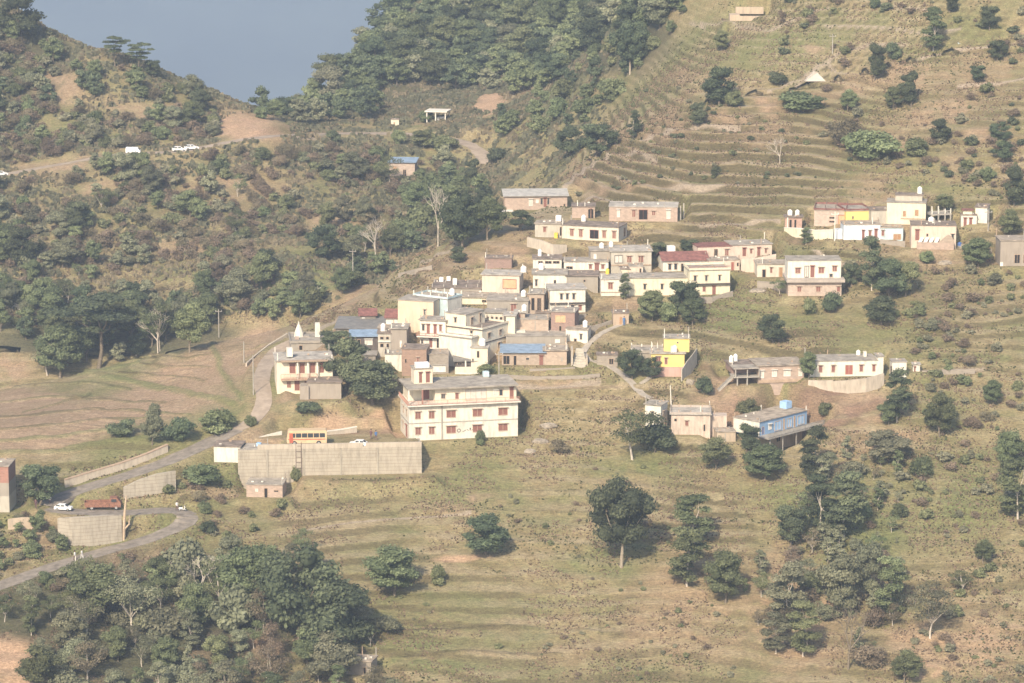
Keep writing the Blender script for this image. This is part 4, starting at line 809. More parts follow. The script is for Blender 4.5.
def scatter(poly, n, hr, kinds, label, group, wr=(.8, 1.15), mind=.45, avoid=True, seed=1, ymin=445, patchy=0):
    rs = random.Random(seed); xs = [p[0] for p in poly]; ys = [p[1] for p in poly]; done = []; tries = 0
    while len(done) < n and tries < n*40:
        tries += 1; x = rs.uniform(min(xs), max(xs)); y = rs.uniform(min(ys), max(ys))
        if not inside(x, y, poly) or (avoid and any(a < x < c and b < y < d for a, b, c, d in BLOCK)): continue
        h = rs.uniform(*hr)
        if any(abs(x-a)/1.2+abs(y-b)*1.4 < mind*(h+hh)*.5*1.6 for a, b, hh in done): continue
        P = ground(x, y, ymin)
        if P[1] > 1100 or not free(P[0], P[1]): continue
        if patchy and rs.random() > float(sstep(.5-.22/patchy, .5+.12, vnoise(P[0], P[1], 22, seed)*.65+vnoise(P[0], P[1], 7, seed+9)*.35)): continue
        done.append((x, y, h)); k = rs.choice(kinds); w = h*KIND[k][0]*rs.uniform(*wr)
        if isinstance(label, dict): lb = label.get(k, 'plant on the slope')
        else: lb = label
        plant(x, y, h, w, k, lb, group, P=P, rs=rs)
def free(x, y, m=1.0):
    for X, Y, c, s, u0, u1, v0, v1, z, bl in PADS:
        dx = x-X; dy = y-Y; u = dx*c+dy*s; v = -dx*s+dy*c
        if u0-m < u < u1+m and v0-m < v < v1+m: return False
    for L, hw, bl in ROADS:
        if np.min(np.hypot(L[:, 0]-x, L[:, 1]-y)) < hw+m: return False
    for L, hw in PATHL:
        if np.min(np.hypot(L[:, 0]-x, L[:, 1]-y)) < hw+m: return False
    return True
# ------------------------------------------------------------------ building materials
MT = {}
for k, c, kw in [('white', (.74,.70,.60), {}), ('cream', (.76,.68,.53), dict(amount=.3)), ('offwhite', (.66,.60,.49), {}), ('peach', (.70,.56,.41), dict(amount=.3)), ('peachpale', (.68,.55,.44), {}),
                 ('skyblue', (.52,.65,.68), {}), ('bluewhite', (.68,.73,.76), {}), ('blue', (.27,.42,.62), dict(amount=.3)), ('plaster', (.36,.32,.265), {}), ('plasterw', (.50,.46,.38), {}), ('concrete', (.36,.31,.255), dict(amount=.55)),
                 ('beigepink', (.68,.56,.45), {}), ('pink', (.67,.54,.44), {}), ('pinkruin', (.60,.49,.40), dict(amount=.75)), ('beige', (.52,.42,.31), dict(amount=.6)), ('yellowcream', (.75,.69,.51), dict(amount=.4)),
                 ('yellow', (.80,.62,.22), dict(amount=.15)), ('pinkbase', (.55,.36,.30), {}), ('tanplaster', (.48,.37,.27), {}), ('darkwall', (.12,.10,.09), {}),
                 ('trimpink', (.46,.40,.34), {}), ('longwall', (.40,.36,.29), dict(amount=.7)), ('wallcream', (.52,.45,.36), dict(amount=.6))]:
    MT[k] = stained(k+'_plaster', c, **kw)
for k, c in [('brick', (.46,.345,.27)), ('brickdark', (.31,.205,.165)), ('brickpink', (.52,.41,.33)), ('pinkbrick', (.50,.32,.25)), ('tanbrick', (.42,.33,.25)), ('orangebrick', (.48,.37,.28)), ('brickbrown', (.34,.22,.155)), ('brickred', (.38,.19,.14)), ('stone', (.34,.29,.23))]:
    MT[k] = stained(k+'_masonry', c, brick=True, amount=.35)
def corrugated(name, col, pitch=9):
    m = mat(name, col, .55, .2, .9); nt = m.node_tree; N = nt.nodes; L = nt.links
    tc = N.new('ShaderNodeTexCoord'); w = N.new('ShaderNodeTexWave'); w.inputs['Scale'].default_value = pitch/6.28; L.new(tc.outputs['Object'], w.inputs['Vector'])
    bp = N.new('ShaderNodeBump'); bp.inputs['Distance'].default_value = .06; L.new(w.outputs['Fac'], bp.inputs['Height']); L.new(bp.outputs[0], N['Principled BSDF'].inputs['Normal']); return m
MT.update(greyroof=mat('roof_concrete', (.36,.32,.265), .95, .3, .7), tanroof=mat('tan_roof', (.38,.32,.25), .95, .35, .8), brownroof=mat('brown_roof', (.25,.20,.16), .95, .35, .8), paleroof=mat('pale_roof', (.44,.40,.34), .95, .3, .7), tin=corrugated('pale_tin', (.55,.52,.46)), redsheet=mat('red_tiles', (.24,.11,.09), .8, .3, 1.2), bluesheet=corrugated('blue_sheet', (.30,.40,.52)),
          greycorr=corrugated('grey_sheet', (.25,.235,.21)), trim=mat('white_trim', (.70,.66,.57), .9, .1), trimtan=mat('tan_trim', (.42,.31,.22), .9, .15), trimgrey=mat('grey_trim', (.38,.35,.30), .9, .15),
          redtrim=mat('red_post', (.32,.16,.12), .8), darktrim=mat('dark_trim', (.09,.075,.065), .8), trimdark=mat('rusty_rods', (.16,.12,.10), .9), pinkrail=mat('pink_railing', (.50,.29,.22), .8, .1), redrail=mat('red_railing', (.33,.15,.12), .8), greyrail=mat('grey_railing', (.30,.28,.25), .8),
          shutter=mat('brown_red_wood', (.25,.115,.09), .7, .15, 4), wood=mat('tan_wood', (.40,.24,.13), .8, .2, 4), reddoor=mat('red_door', (.34,.12,.09), .7), dark=mat('painted_dark_interior', (.025,.022,.02), .9), glass=mat('window_glass', (.05,.055,.06), .25, .05),  # dark: near-black flat sheet painted for the unlit inside of openings
          pale=mat('pale_shutter', (.62,.57,.50), .8), frame=mat('window_frame', (.50,.40,.31), .8), whiteframe=mat('white_frame', (.72,.69,.62), .8), whitetank=mat('white_plastic', (.82,.80,.76), .5, .05), bluepaint=mat('blue_shutter', (.34,.52,.74), .7, .1), deepblue=mat('deep_blue', (.07,.14,.34), .7),
          yellowdrum=mat('yellow_plastic', (.70,.52,.08), .6), orange=mat('orange_plaster', (.62,.38,.22), .9), metal=mat('galvanised_metal', (.40,.40,.38), .5, .1, 3, metal=.3), rust=mat('rust', (.26,.13,.085), .9, .3, 3),
          tyre=mat('tyre_rubber', (.02,.02,.02), .8), carwhite=mat('white_car_paint', (.80,.80,.78), .3, .02), buspaint=mat('orange_bus_paint', (.62,.46,.28), .5, .1), busred=mat('red_stripe', (.45,.12,.07), .5), lamp=mat('lamp_glass', (.7,.68,.6), .2, 0),
          skin=mat('skin', (.30,.17,.11), .6, .05), hair=mat('black_hair', (.02,.018,.016), .6), clothw=mat('white_cloth', (.70,.69,.66), .9, .05), clothb=mat('blue_cloth', (.08,.18,.38), .9, .1), clothr=mat('dark_cloth', (.14,.08,.08), .9, .1), canvas=mat('white_canvas', (.52,.47,.40), .9, .1))
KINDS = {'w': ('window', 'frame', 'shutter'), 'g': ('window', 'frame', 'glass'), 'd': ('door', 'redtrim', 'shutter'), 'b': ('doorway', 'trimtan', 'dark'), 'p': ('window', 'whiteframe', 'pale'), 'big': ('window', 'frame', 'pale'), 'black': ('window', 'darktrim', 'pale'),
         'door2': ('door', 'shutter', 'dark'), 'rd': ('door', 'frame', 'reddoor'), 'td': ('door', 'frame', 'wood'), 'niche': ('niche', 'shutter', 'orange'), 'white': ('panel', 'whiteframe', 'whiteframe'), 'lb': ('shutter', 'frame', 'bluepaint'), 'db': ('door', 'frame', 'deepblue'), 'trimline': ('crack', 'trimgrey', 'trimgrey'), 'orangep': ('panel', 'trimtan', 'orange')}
def bx(bm, x0, x1, y0, y1, z0, z1, rz=0):
    vs = [bm.verts.new((x, y, z)) for x in (x0, x1) for y in (y0, y1) for z in (z0, z1)]
    for f in ((0,1,3,2), (4,6,7,5), (0,4,5,1), (2,3,7,6), (0,2,6,4), (1,5,7,3)): bm.faces.new([vs[i] for i in f])
    return vs
def cyl(bm, x, y, z0, z1, r, n=12, r2=None, axis='z'):
    r2 = r if r2 is None else r2; A = []; B = []
    for i in range(n):
        t = 2*math.pi*i/n; c, s = math.cos(t), math.sin(t)
        if axis == 'z': A.append(bm.verts.new((x+r*c, y+r*s, z0))); B.append(bm.verts.new((x+r2*c, y+r2*s, z1)))
        elif axis == 'y': A.append(bm.verts.new((x+r*c, z0, y+r*s))); B.append(bm.verts.new((x+r2*c, z1, y+r2*s)))
    for i in range(n): bm.faces.new((A[i], A[(i+1) % n], B[(i+1) % n], B[i]))
    bm.faces.new(A[::-1]); bm.faces.new(B)
def obj(name, bm, m, parent=None, loc=None, smooth=False, bevel=0):
    me = bpy.data.meshes.new(name); bmesh.ops.recalc_face_normals(bm, faces=bm.faces); bm.to_mesh(me); bm.free()
    me.materials.append(MT[m] if isinstance(m, str) else m)
    if smooth: me.polygons.foreach_set('use_smooth', [True]*len(me.polygons))
    o = bpy.data.objects.new(name, me); COL.objects.link(o)
    if parent: o.parent = parent
    if loc is not None: o.location = loc
    return o
def thing(name, label, cat, P, rz=0, group=None):
    e = bpy.data.objects.new(name, None); COL.objects.link(e); e.location = tuple(map(float, P)); e.rotation_euler = (0, 0, rz); e.empty_display_size = .5
    e['label'] = label; e['category'] = cat
    if group: e['group'] = group
    return e
WALLN = {'red': 1}
def opening(root, face, vol, a0, a1, z0, z1, kind, k, kz):
    """a window or door: surround standing proud of the wall, leaf set back in it, lintel above"""
    nm, fm, pm = KINDS[kind]; u0, u1, _, _, v0, d = vol[:6]; e = .05; big = kind in ('big', 'door2', 'black')
    if face == 'f': A0, A1 = a0*k, a1*k
    else: A0, A1 = v0+a0*d, v0+a1*d
    Z0, Z1 = z0*kz, z1*kz; fw = min(.09, (A1-A0)*.14)
    def put(bm, p0, p1, q0, q1, r0, r1):     # along face, out of the face, up
        if face == 'f': bx(bm, p0, p1, v0-q1, v0-q0, r0, r1)
        elif face == 'r': bx(bm, u1*k+q0, u1*k+q1, p0, p1, r0, r1)
        else: bx(bm, u0*k-q1, u0*k-q0, p0, p1, r0, r1)
    bm = bmesh.new(); put(bm, A0, A0+fw, .002, e+.03, Z0, Z1); put(bm, A1-fw, A1, .002, e+.03, Z0, Z1); put(bm, A0+fw, A1-fw, .002, e+.03, Z1-fw, Z1)
    if nm != 'door' and nm != 'doorway': put(bm, A0+fw, A1-fw, .002, e+.05, Z0, Z0+fw)
    n = 4 if kind == 'big' else 2 if (A1-A0) > .8 and kind != 'niche' else 1
    for i in range(1, n):
        c = A0+(A1-A0)*i/n; put(bm, c-.03, c+.03, .004, e+.02, Z0+fw, Z1-fw)
    if kind in ('w', 'g', 'p', 'd') and Z1-Z0 > .8: put(bm, A0-.12, A1+.12, .001, .34, Z1+.04, Z1+.12)   # sun shade slab
    o = obj(nm, bm, fm, root)
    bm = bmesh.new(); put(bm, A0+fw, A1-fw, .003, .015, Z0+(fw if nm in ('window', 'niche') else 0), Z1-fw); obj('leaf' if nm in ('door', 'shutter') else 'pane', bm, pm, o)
    return o
def roof(root, vol, k, kz):
    u0, u1, z0, z1, v0, d, w, rf = vol; U0, U1, Z = u0*k, u1*k, z1*kz; bm = bmesh.new()
    if rf in ('slab', 'par', 'redpar', 'redflat', 'tin', 'bluesheet', 'greycorr'):
        rr0 = random.Random(int(u1*7+z1*3+d*11)); ov = rr0.choice([.12, .2, .3]); th = .14; m = rr0.choice(['greyroof', 'greyroof', 'tanroof', 'brownroof', 'paleroof'])
        if w == 'white' and u1-u0 > 100 or z1 > 50: m = 'greyroof'
        if rf in ('tin', 'bluesheet', 'greycorr'):
            vs = bx(bm, U0-.4, U1+.4, v0-.5, v0+d+.3, Z+.002, Z+.10)
            for v in vs:
                if v.co.y > v0+d*.5: v.co.z += .55
            obj('roof', bm, rf, root)
            bm = bmesh.new(); vs = bx(bm, U0+.02, U1-.02, v0+.02, v0+d-.02, Z-.01, Z); 
            for v in vs:
                if v.co.y > v0+d*.5 and v.co.z > Z-.005: v.co.z += .5
            obj('wall_top', bm, w, root); return
        bx(bm, U0-ov, U1+ov, v0-ov, v0+d+ov*.6, Z+.002, Z+th)
        r = obj('roof', bm, 'redsheet' if rf == 'redflat' else m, root)
        if rf in ('par', 'redpar'):
            bm = bmesh.new(); h = .34; t = .14; a, b, c, e = U0-.12, U1+.12, v0-.12, v0+d+.12
            bx(bm, a, b, c, c+t, Z+th, Z+th+h); bx(bm, a, b, e-t, e, Z+th, Z+th+h); bx(bm, a, a+t, c+t, e-t, Z+th, Z+th+h); bx(bm, b-t, b, c+t, e-t, Z+th, Z+th+h)
            obj('parapet', bm, 'redsheet' if rf == 'redpar' else 'trimpink' if w in ('pinkruin',) else w, r)
        if rf in ('slab', 'par') and d > 3.4 and u1-u0 > 12:
            rq = random.Random(int(u1*5+z1*17+d*3))
            for _ in range(rq.choice([0, 2, 3, 4])):
                x = rq.choice([U0+.12, U1-.12, U0+(U1-U0)*rq.random()]); y = rq.choice([v0+.12, v0+d-.15]); hh = rq.uniform(.4, 1.1); bm = bmesh.new(); bx(bm, x-.07, x+.07, y-.07, y+.07, Z+th+(.34 if rf == 'par' else 0), Z+th+hh+.3); obj('column_stub', bm, rq.choice(['trim', 'trimgrey', 'trimtan']), r)
        if rf == 'slab':       # clutter that every roof carries: raised rim at the back, drain, bricks
            rr = random.Random(int(u1*13+z1*7)); bm = bmesh.new(); n = 0
            for _ in range(rr.randint(2, 5)):
                x = rr.uniform(U0+.2, U1-.6); y = rr.uniform(v0+.5, v0+d-.5); q = rr.uniform(.15, .5); bx(bm, x, x+q, y, y+rr.uniform(.15, .5), Z+th, Z+th+rr.uniform(.08, .3)); obj('roof_clutter', bm, rr.choice(['trimtan', 'trimgrey', 'trim']), r); bm = bmesh.new()
            bm.free()
    elif rf == 'red':
        rise = 1.15 if (u1-u0) > 20 else .8; ym = v0+d*.5; a, b, c, e = U0-.35, U1+.35, v0-.45, v0+d+.45
        p = [bm.verts.new(t) for t in ((a,c,Z-.12), (b,c,Z-.12), (b,ym,Z+rise), (a,ym,Z+rise), (a,e,Z-.12), (b,e,Z-.12))]
        q = [bm.verts.new((v.co.x, v.co.y, v.co.z+.12)) for v in p]
        for f in ((0,1,2,3), (3,2,5,4)): bm.faces.new([q[i] for i in f]); bm.faces.new([p[i] for i in f][::-1])
        for i, j in ((0,1), (1,2), (2,5), (5,4), (4,3), (3,0)): bm.faces.new((p[i], p[j], q[j], q[i]))
        r = obj('roof', bm, 'redsheet', root)
        bm = bmesh.new()
        for x in (U0+.02, U1-.02):
            a_, b_, c_ = bm.verts.new((x, v0, Z)), bm.verts.new((x, v0+d, Z)), bm.verts.new((x, ym, Z+rise-.15)); a2, b2, c2 = [bm.verts.new((v.co.x+(.15 if x < U1/2 else -.15), v.co.y, v.co.z)) for v in (a_, b_, c_)]
            bm.faces.new((a_, b_, c_)); bm.faces.new((c2, b2, a2)); bm.faces.new((a_, c_, c2, a2)); bm.faces.new((c_, b_, b2, c2)); bm.faces.new((b_, a_, a2, b2))
        obj('gable', bm, 'plasterw', root)
    elif rf == 'none': bm.free()
def extra(root, e, k, kz, vols):
    t = e[0]; bm = bmesh.new()
    if t == 'slab': _, u0, u1, z0, z1, v0, d, m = e; bx(bm, u0*k, u1*k, v0, v0+d, z0*kz, z1*kz); return obj('floor_slab', bm, m, root)
    if t == 'box': _, u0, u1, z0, z1, v0, d, m = e; bx(bm, u0*k, u1*k, v0, v0+d, z0*kz, z1*kz); return obj('roof_box', bm, m, root)
    if t == 'band': _, u0, u1, z0, z1, v0, m = e; bx(bm, u0*k, u1*k, v0, v0+.2 if v0 > 0 else -.003, z0*kz, z1*kz); return obj('band', bm, m, root)
    if t == 'band_r': _, u, _, z0, z1, d, m = e; bx(bm, u*k+.003, u*k+.1, 2.2, 2.2+d, z0*kz, z1*kz); return obj('band', bm, m, root)
    if t == 'band_l': _, u, _, z0, z1, d, m = e; bx(bm, u*k-.1, u*k-.003, 0, d, z0*kz, z1*kz); return obj('band', bm, m, root)
    if t == 'panel_r': _, _, _, z0, z1, v0, d, m = e; u = vols[0][1]*k; bx(bm, u+.003, u+.06, v0, v0+d, z0*kz, z1*kz); return obj('side_wall', bm, m, root)
    if t == 'panel_l': _, _, _, z0, z1, v0, d, m = e; bx(bm, -.06, -.003, v0, v0+d, z0*kz, z1*kz); return obj('side_wall', bm, m, root)
    if t == 'post': _, u, _, z0, z1, v, m = e; bx(bm, u*k-.12, u*k+.12, v-.12 if v > -.1 else v-.0, v+.12 if v != -.04 else -.004, z0*kz, z1*kz); return obj('post', bm, m, root)
    if t == 'posts':
        _, u0, u1, z0, z1, v0, d, m = e; n = max(2, int((u1-u0)*k/1.9)); bm.free()
        for j in range(n+1):
            for v in ((v0, v0+d) if d > 2 else (v0,)):
                bm = bmesh.new(); u = (u0+(u1-u0)*j/n)*k; bx(bm, u-.09, u+.09, v-.09, v+.09, z0*kz, z1*kz-(j % 2)*.15); obj('post', bm, m, root)
        return
    if t in ('rail', 'rail_side'):
        if t == 'rail':
            _, u0, u1, z0, z1, v, m = e; A, B = u0*k, u1*k; seg = lambda a, b, c, d_: bx(bm, a, b, v-.03, v+.03, c, d_)
        else:
            _, _, _, z0, z1, v0, d, m = e; A, B = v0, v0+d; seg = lambda a, b, c, d_: bx(bm, -.38, -.32, a, b, c, d_)
        Z0, Z1 = z0*kz, z1*kz; seg(A, B, Z1-.07, Z1); seg(A, B, Z0+.08, Z0+.13); n = int((B-A)/.22)
        for i in range(n+1): x = A+(B-A)*i/n; w = .05 if i % 8 else .11; seg(x-w/2, x+w/2, Z0, Z1-.07)
        return obj('railing', bm, m, root)
    if t == 'stair':
        _, u0, u1, z0, z1, v0, w, m = e; n = 12
        for i in range(n):
            a = (u0+(u1-u0)*i/n)*k; b = (u0+(u1-u0)*(i+1)/n)*k; z = (z0+(z1-z0)*(i+1)/n)*kz; bx(bm, a, b, v0, v0+w, z-.5, z)
        return obj('staircase', bm, m, root)
    if t == 'emblem':    # faded painted signs on the ground floor wall
        u, z = 51*k, 8.6*kz
        bm.free(); bm = bmesh.new()
        for i in range(16):
            a0, a1 = 2*math.pi*i/16, 2*math.pi*(i+1)/16; r0, r1 = .22, .36
            f = [bm.verts.new((u+r*math.cos(a), -.012, z+r*math.sin(a))) for r, a in ((r0,a0),(r1,a0),(r1,a1),(r0,a1))]; bm.faces.new(f)
        for s in (-.55, .0, .55):
            c = u+2.05; f = [bm.verts.new(p) for p in ((c+s-.1,-.012,z+.45-abs(s)*.5), (c+s+.2,-.012,z+.38-abs(s)*.5), (c+s*.5+.06,-.012,z-.1), (c+s*.5-.06,-.012,z-.1))]; bm.faces.new(f)
        for j in range(3):
            x = u+.7+j*.22; f = [bm.verts.new(p) for p in ((x,-.012,z-.3+j*.1), (x+.15,-.012,z-.3+j*.1), (x+.15,-.012,z-.12+j*.1), (x,-.012,z-.12+j*.1))]; bm.faces.new(f)
        bm2 = obj('painted_emblem', bm, 'darktrim', root)
        return bm2
def local(h, u, v, z):   # u, z in photo pixels, v in metres -> world
    c, s = math.cos(h['yaw']), math.sin(h['yaw']); U = u*h['k']; return (h['P'][0]+U*c-v*s, h['P'][1]+U*s+v*c, h['P'][2]+z*h['kz'])
CATS = {'apartment_building': 'building', 'annex': 'annex', 'ruin': 'ruin'}
for h in HOUSES:
    k, kz = h['k'], h['kz']; r = thing(h['name'], h['label'], CATS.get(h['name'], h['name']), h['P'], h['yaw']); h['root'] = r
    for vol in h['vols']:
        u0, u1, z0, z1, v0, d, w, rf = vol; bm = bmesh.new()
        bx(bm, u0*k, u1*k, v0, v0+d, z0*kz-(.1 if 'on pillars' in h['label'] and z0 == 0 else 2.2 if z0 <= 2 and z0 > -5 and not (h['name'] == 'apartment_building' and z0 > 3) else 2.5 if z0 < -5 else 0), z1*kz); obj('wall', bm, w, r); roof(r, vol, k, kz)
    for o in h['ops']: opening(r, o[0], h['vols'][o[1]], *o[2:7], k, kz)
    for e in h['ex']: extra(r, e, k, kz, h['vols'])
# ------------------------------------------------------------------ water tanks on the roofs
_tank = {}
def tank_at(px, py, label, hpx=7.5, wpx=6.5, Y=None, on=None, u=0, v=0, z=0, square=False, m='whitetank', feet=True):
    P = local(on, u, v, z); kz = on['kz']; hh, r = hpx*kz, wpx*kz/2
    e = thing('water_tank', label, 'water tank', P, on['yaw'], 'water tanks on the village roofs')
    bm = bmesh.new()
    if square: bx(bm, -r, r, -r, r, .12, hh)
    else:
        cyl(bm, 0, 0, .12, hh*.82, r, 16); cyl(bm, 0, 0, hh*.82, hh, r, 16, r*.55)
    obj('tank_body', bm, m, e)
    bm = bmesh.new(); cyl(bm, 0, 0, hh+.002, hh+.1, r*.35, 10); obj('lid', bm, m, e)
    bm = bmesh.new(); bx(bm, -r*.9, r*.9, -r*.9, r*.9, -.02, .118); obj('stand', bm, 'trimgrey', e)
HB = {h['label'][:34]: h for h in HOUSES}
def HH(s):
    for h in HOUSES:
        if s in h['label']: return h
    raise KeyError(s)
T = [('beige pink house with', 40, 3, 19.5, 'white tank at the right end of the beige pink house roof', 6.5, 6), ('light blue house with posts', 28, 3.5, 24, 'white tank on the light blue house roof', 7, 5.5),
     ('grey concrete house with a wide', 36, 3.5, 14, 'upper white tank on the grey concrete house below the beige pink house', 6.5, 5.5), ('tan brick house below', 9, 2.5, 20.5, 'lower white tank on the tan brick house', 6.5, 5.5),
     ('small off white side house', 22, 3, 14.2, 'white square tank above the small off white side house', 6, 5.5), ('long off white house', 15, 5, 14.8, 'white tank at the back left of the long off white house', 6.5, 5),
     ('wide white house', 8, 4.5, 14.8, 'tall white block tank on the wide white house', 6.5, 4.5), ('low white house with a strip', 7, 3, 10.5, 'small tank on the low white house with window slots', 7, 4),
     ('small white house with a tank', 18, 1.8, 13, 'white tank above the stairway house', 7, 5.2), ('narrow cream tower', 11, 1.2, 21, 'white round tank on the cream tower hut', 7.5, 6.5),
     ('grey plastered house', -8, 4, 19, 'white tank on the left wing of the grey plastered house', 5.5, 5), ('grey plastered house', 2, 5, 19.5, 'second white tank beside it on the grey plastered house', 5.5, 4.5),
     ('small pink hut', 5, 1.6, 13.8, 'left white tank on the small pink hut', 5.5, 5), ('small pink hut', 12.5, 1.6, 13.8, 'right white tank on the small pink hut', 5.5, 4.5),
     ('tall yellow house with', 32, 3.8, 28.8, 'white tank on top of the tall yellow house', 7, 5), ('peach house with a brown', 21, 4.6, 23.6, 'white cone topped tank behind the peach house roof', 4.5, 6),
     ('brick house with an open stair', -22, 4.5, 18.2, 'left white tank above the open stair', 7, 4.5), ('brick house with an open stair', -17, 5.0, 18.6, 'right white tank above the open stair', 7.5, 4.5),
     ('long white house with dark', 54, 4.5, 16.8, 'tank at the right of the long white house roof', 5, 4.5), ('two storey concrete frame', 5, 1.6, 17.8, 'white tank on the concrete frame house in the left village', 8, 5),
     ('bright yellow house with', 24, 1.4, 23.8, 'white tank against the upper wall of the bright yellow house', 7, 5), ('white house with a dark red pitched', 14, 7.2, 14, 'white box tank behind the red pitched roof', 6, 8)]
for nm, u, v, z, lb, a, b in T: tank_at(0, 0, lb, a, b, on=HH(nm), u=u, v=v, z=z, square='square' in lb or 'box' in lb or 'block' in lb)
tank_at(0, 0, 'light blue square tank on the roof of the blue house', 8, 9, on=HH('blue house on pillars'), u=42, v=3.4, z=15.4, square=True, m='bluepaint')
tank_at(0, 0, 'pale blue tank at the back of the white three storey building roof', 6, 6, on=HH('white three storey'), u=88, v=8, z=54.1, square=True, m='skyblue')
tank_at(0, 0, 'yellow tank between the white house and the yellow walled house', 6, 4, on=HH('long house with white left'), u=8, v=4.5, z=18, m='yellowdrum')
tank_at(0, 0, 'dark blue drum right of the peach house', 4, 4.5, on=HH('peach house with a brown'), u=49, v=.5, z=2, m='deepblue')
tank_at(0, 0, 'small blue tank on the hut at the retaining wall', 4, 4.5, on=HH('white hut with grey'), u=44, v=2, z=14.8, square=True, m='bluepaint')
# ------------------------------------------------------------------ walls, poles, vehicles, people
def wall_thing(name, label, pts, hpx, th, m, cat='wall', cap=None, drop=1.2, P=None, zs=None, sub=2.5, group=None):
    """free standing or retaining wall along ground points; hpx may vary along the wall"""
    L = [np.array(p, float) for p in (P if P is not None else px_line(pts))]
    hs = hpx if isinstance(hpx, (list, tuple)) else [hpx]*len(L)
    r = thing(name, label, cat, L[0], 0, group); r['kind'] = 'thing'; bm = bmesh.new(); cb = bmesh.new(); o = L[0]
    rows = []; crow = []
    for i, p in enumerate(L):
        q0 = L[max(i-1, 0)]; q1 = L[min(i+1, len(L)-1)]; t = (q1-q0)[:2]; t /= np.linalg.norm(t)+1e-9; n = np.array([-t[1], t[0]]); kz = 1/SC(p[1]); z0 = p[2]-o[2]-drop; z1 = p[2]-o[2]+hs[i]*kz
        a = (p-o)[:2]; b = a+n*th
        rows.append([bm.verts.new((a[0], a[1], z0)), bm.verts.new((a[0], a[1], z1)), bm.verts.new((b[0], b[1], z1)), bm.verts.new((b[0], b[1], z0))])
        a = a-n*.08; b = b+n*.08; crow.append([cb.verts.new((a[0], a[1], z1+.003)), cb.verts.new((a[0], a[1], z1+.16)), cb.verts.new((b[0], b[1], z1+.16)), cb.verts.new((b[0], b[1], z1+.003))])
    for B, Rw in ((bm, rows), (cb, crow)):
        for u, v in zip(Rw[:-1], Rw[1:]):
            for k in range(4): B.faces.new((u[k], v[k], v[(k+1) % 4], u[(k+1) % 4]))
        B.faces.new(Rw[0][::-1]); B.faces.new(Rw[-1])
    obj('wall_face', bm, m, r)
    if cap: obj('coping', cb, cap, r)
    else: cb.free()
    return r
def course_wall_mat(name, col):
    m = stained(name, col, amount=.75); nt = m.node_tree; N = nt.nodes; L = nt.links
    geo = N.new('ShaderNodeNewGeometry'); sep = N.new('ShaderNodeSeparateXYZ'); L.new(geo.outputs['Position'], sep.inputs[0])
    w = N.new('ShaderNodeMath'); w.operation = 'MODULO'; w.inputs[1].default_value = .62; ad = N.new('ShaderNodeMath'); ad.inputs[1].default_value = 100; L.new(sep.outputs[2], ad.inputs[0]); L.new(ad.outputs[0], w.inputs[0])
    g = N.new('ShaderNodeMath'); g.operation = 'LESS_THAN'; g.inputs[1].default_value = .07; L.new(w.outputs[0], g.inputs[0])
    b = N['Principled BSDF']; src = b.inputs['Base Color'].links[0].from_socket; mx = N.new('ShaderNodeMix'); mx.data_type = 'RGBA'
    ml = N.new('ShaderNodeMath'); ml.operation = 'MULTIPLY'; ml.inputs[1].default_value = .6; L.new(g.outputs[0], ml.inputs[0]); L.new(ml.outputs[0], mx.inputs[0]); L.new(src, mx.inputs[6]); mx.inputs[7].default_value = (.2, .165, .12, 1); L.new(mx.outputs[2], b.inputs['Base Color']); return m
MT['courses'] = course_wall_mat('coursed_concrete_wall', (.44,.39,.31))
cs, sn = math.cos(_yaw), math.sin(_yaw)
lp = lambda u, v, z=0: np.array([LOTL[0]+u*cs-v*sn, LOTL[1]+u*sn+v*cs, LOT_Z+z])
# long retaining wall with a low parapet
Lw = [lp(-4.2, -.35, -5.6)]
r = thing('retaining_wall', 'long tall retaining wall of coursed concrete under the parking ground', 'wall', Lw[0], _yaw); r['kind'] = 'thing'
bm = bmesh.new(); W = _len+4.5; bx(bm, 0, W, 0, 1.2, -2, 5.45); obj('wall_face', bm, 'courses', r)
bm = bmesh.new(); bx(bm, 3.5, W, -.06, .32, 5.453, 6.35); obj('parapet', bm, 'wallcream', r)
for u in (5, 11.5, 18, 24.5):
    if u < W-1:
        bm = bmesh.new(); bx(bm, u, u+.3, -.12, -.003, -2, 5.4); obj('buttress', bm, 'longwall', r)
bm = bmesh.new(); bx(bm, W-.5, W+.05, 1.2, 7, -3, 5.45); obj('end_wall', bm, 'courses', r)
# steel frame ladder leaning at the wall
P = ground(296, 477); P[2] = gz(P[0], P[1]); r = thing('steel_frame', 'dark open lattice pole frame standing before the long retaining wall', 'frame', P-np.array([0,.3,0]))
for x in (0, .95):
    bm = bmesh.new(); bx(bm, x, x+.12, -.06, .06, -.5, 6.6); obj('upright', bm, 'trimdark', r)
for i in range(6):
    bm = bmesh.new(); bx(bm, .12, .95, -.04, .04, .8+i, .88+i); obj('rung', bm, 'trimdark', r)
wall_thing('retaining_wall', 'stone retaining wall below the small off white side house and its yard', [(527,246),(540,250),(553,252.5),(567,250)], [9,10,8,5], .5, 'wallcream')
wall_thing('boundary_wall', 'pale yellow boundary wall below the small pink hut', [(784,233),(797,237.5),(815,239.5),(833,239)], [5,9,9,9], .3, 'yellowcream', cap='trim')
wall_thing('retaining_wall', 'cream ribbed retaining wall below the long white house', [(833,389),(848,392),(866,391),(884,386)], [8,12,13,13], .4, 'wallcream')
wall_thing('retaining_wall', 'low beige wall in front of the left end of the long white house', [(808,386),(820,387.5),(833,388)], [6,7,8], .4, 'wallcream')
wall_thing('retaining_wall', 'pink retaining wall under the right half of the long pink house', [(741,268),(758,266),(776,262)], [9,8.5,8], .4, 'pink')
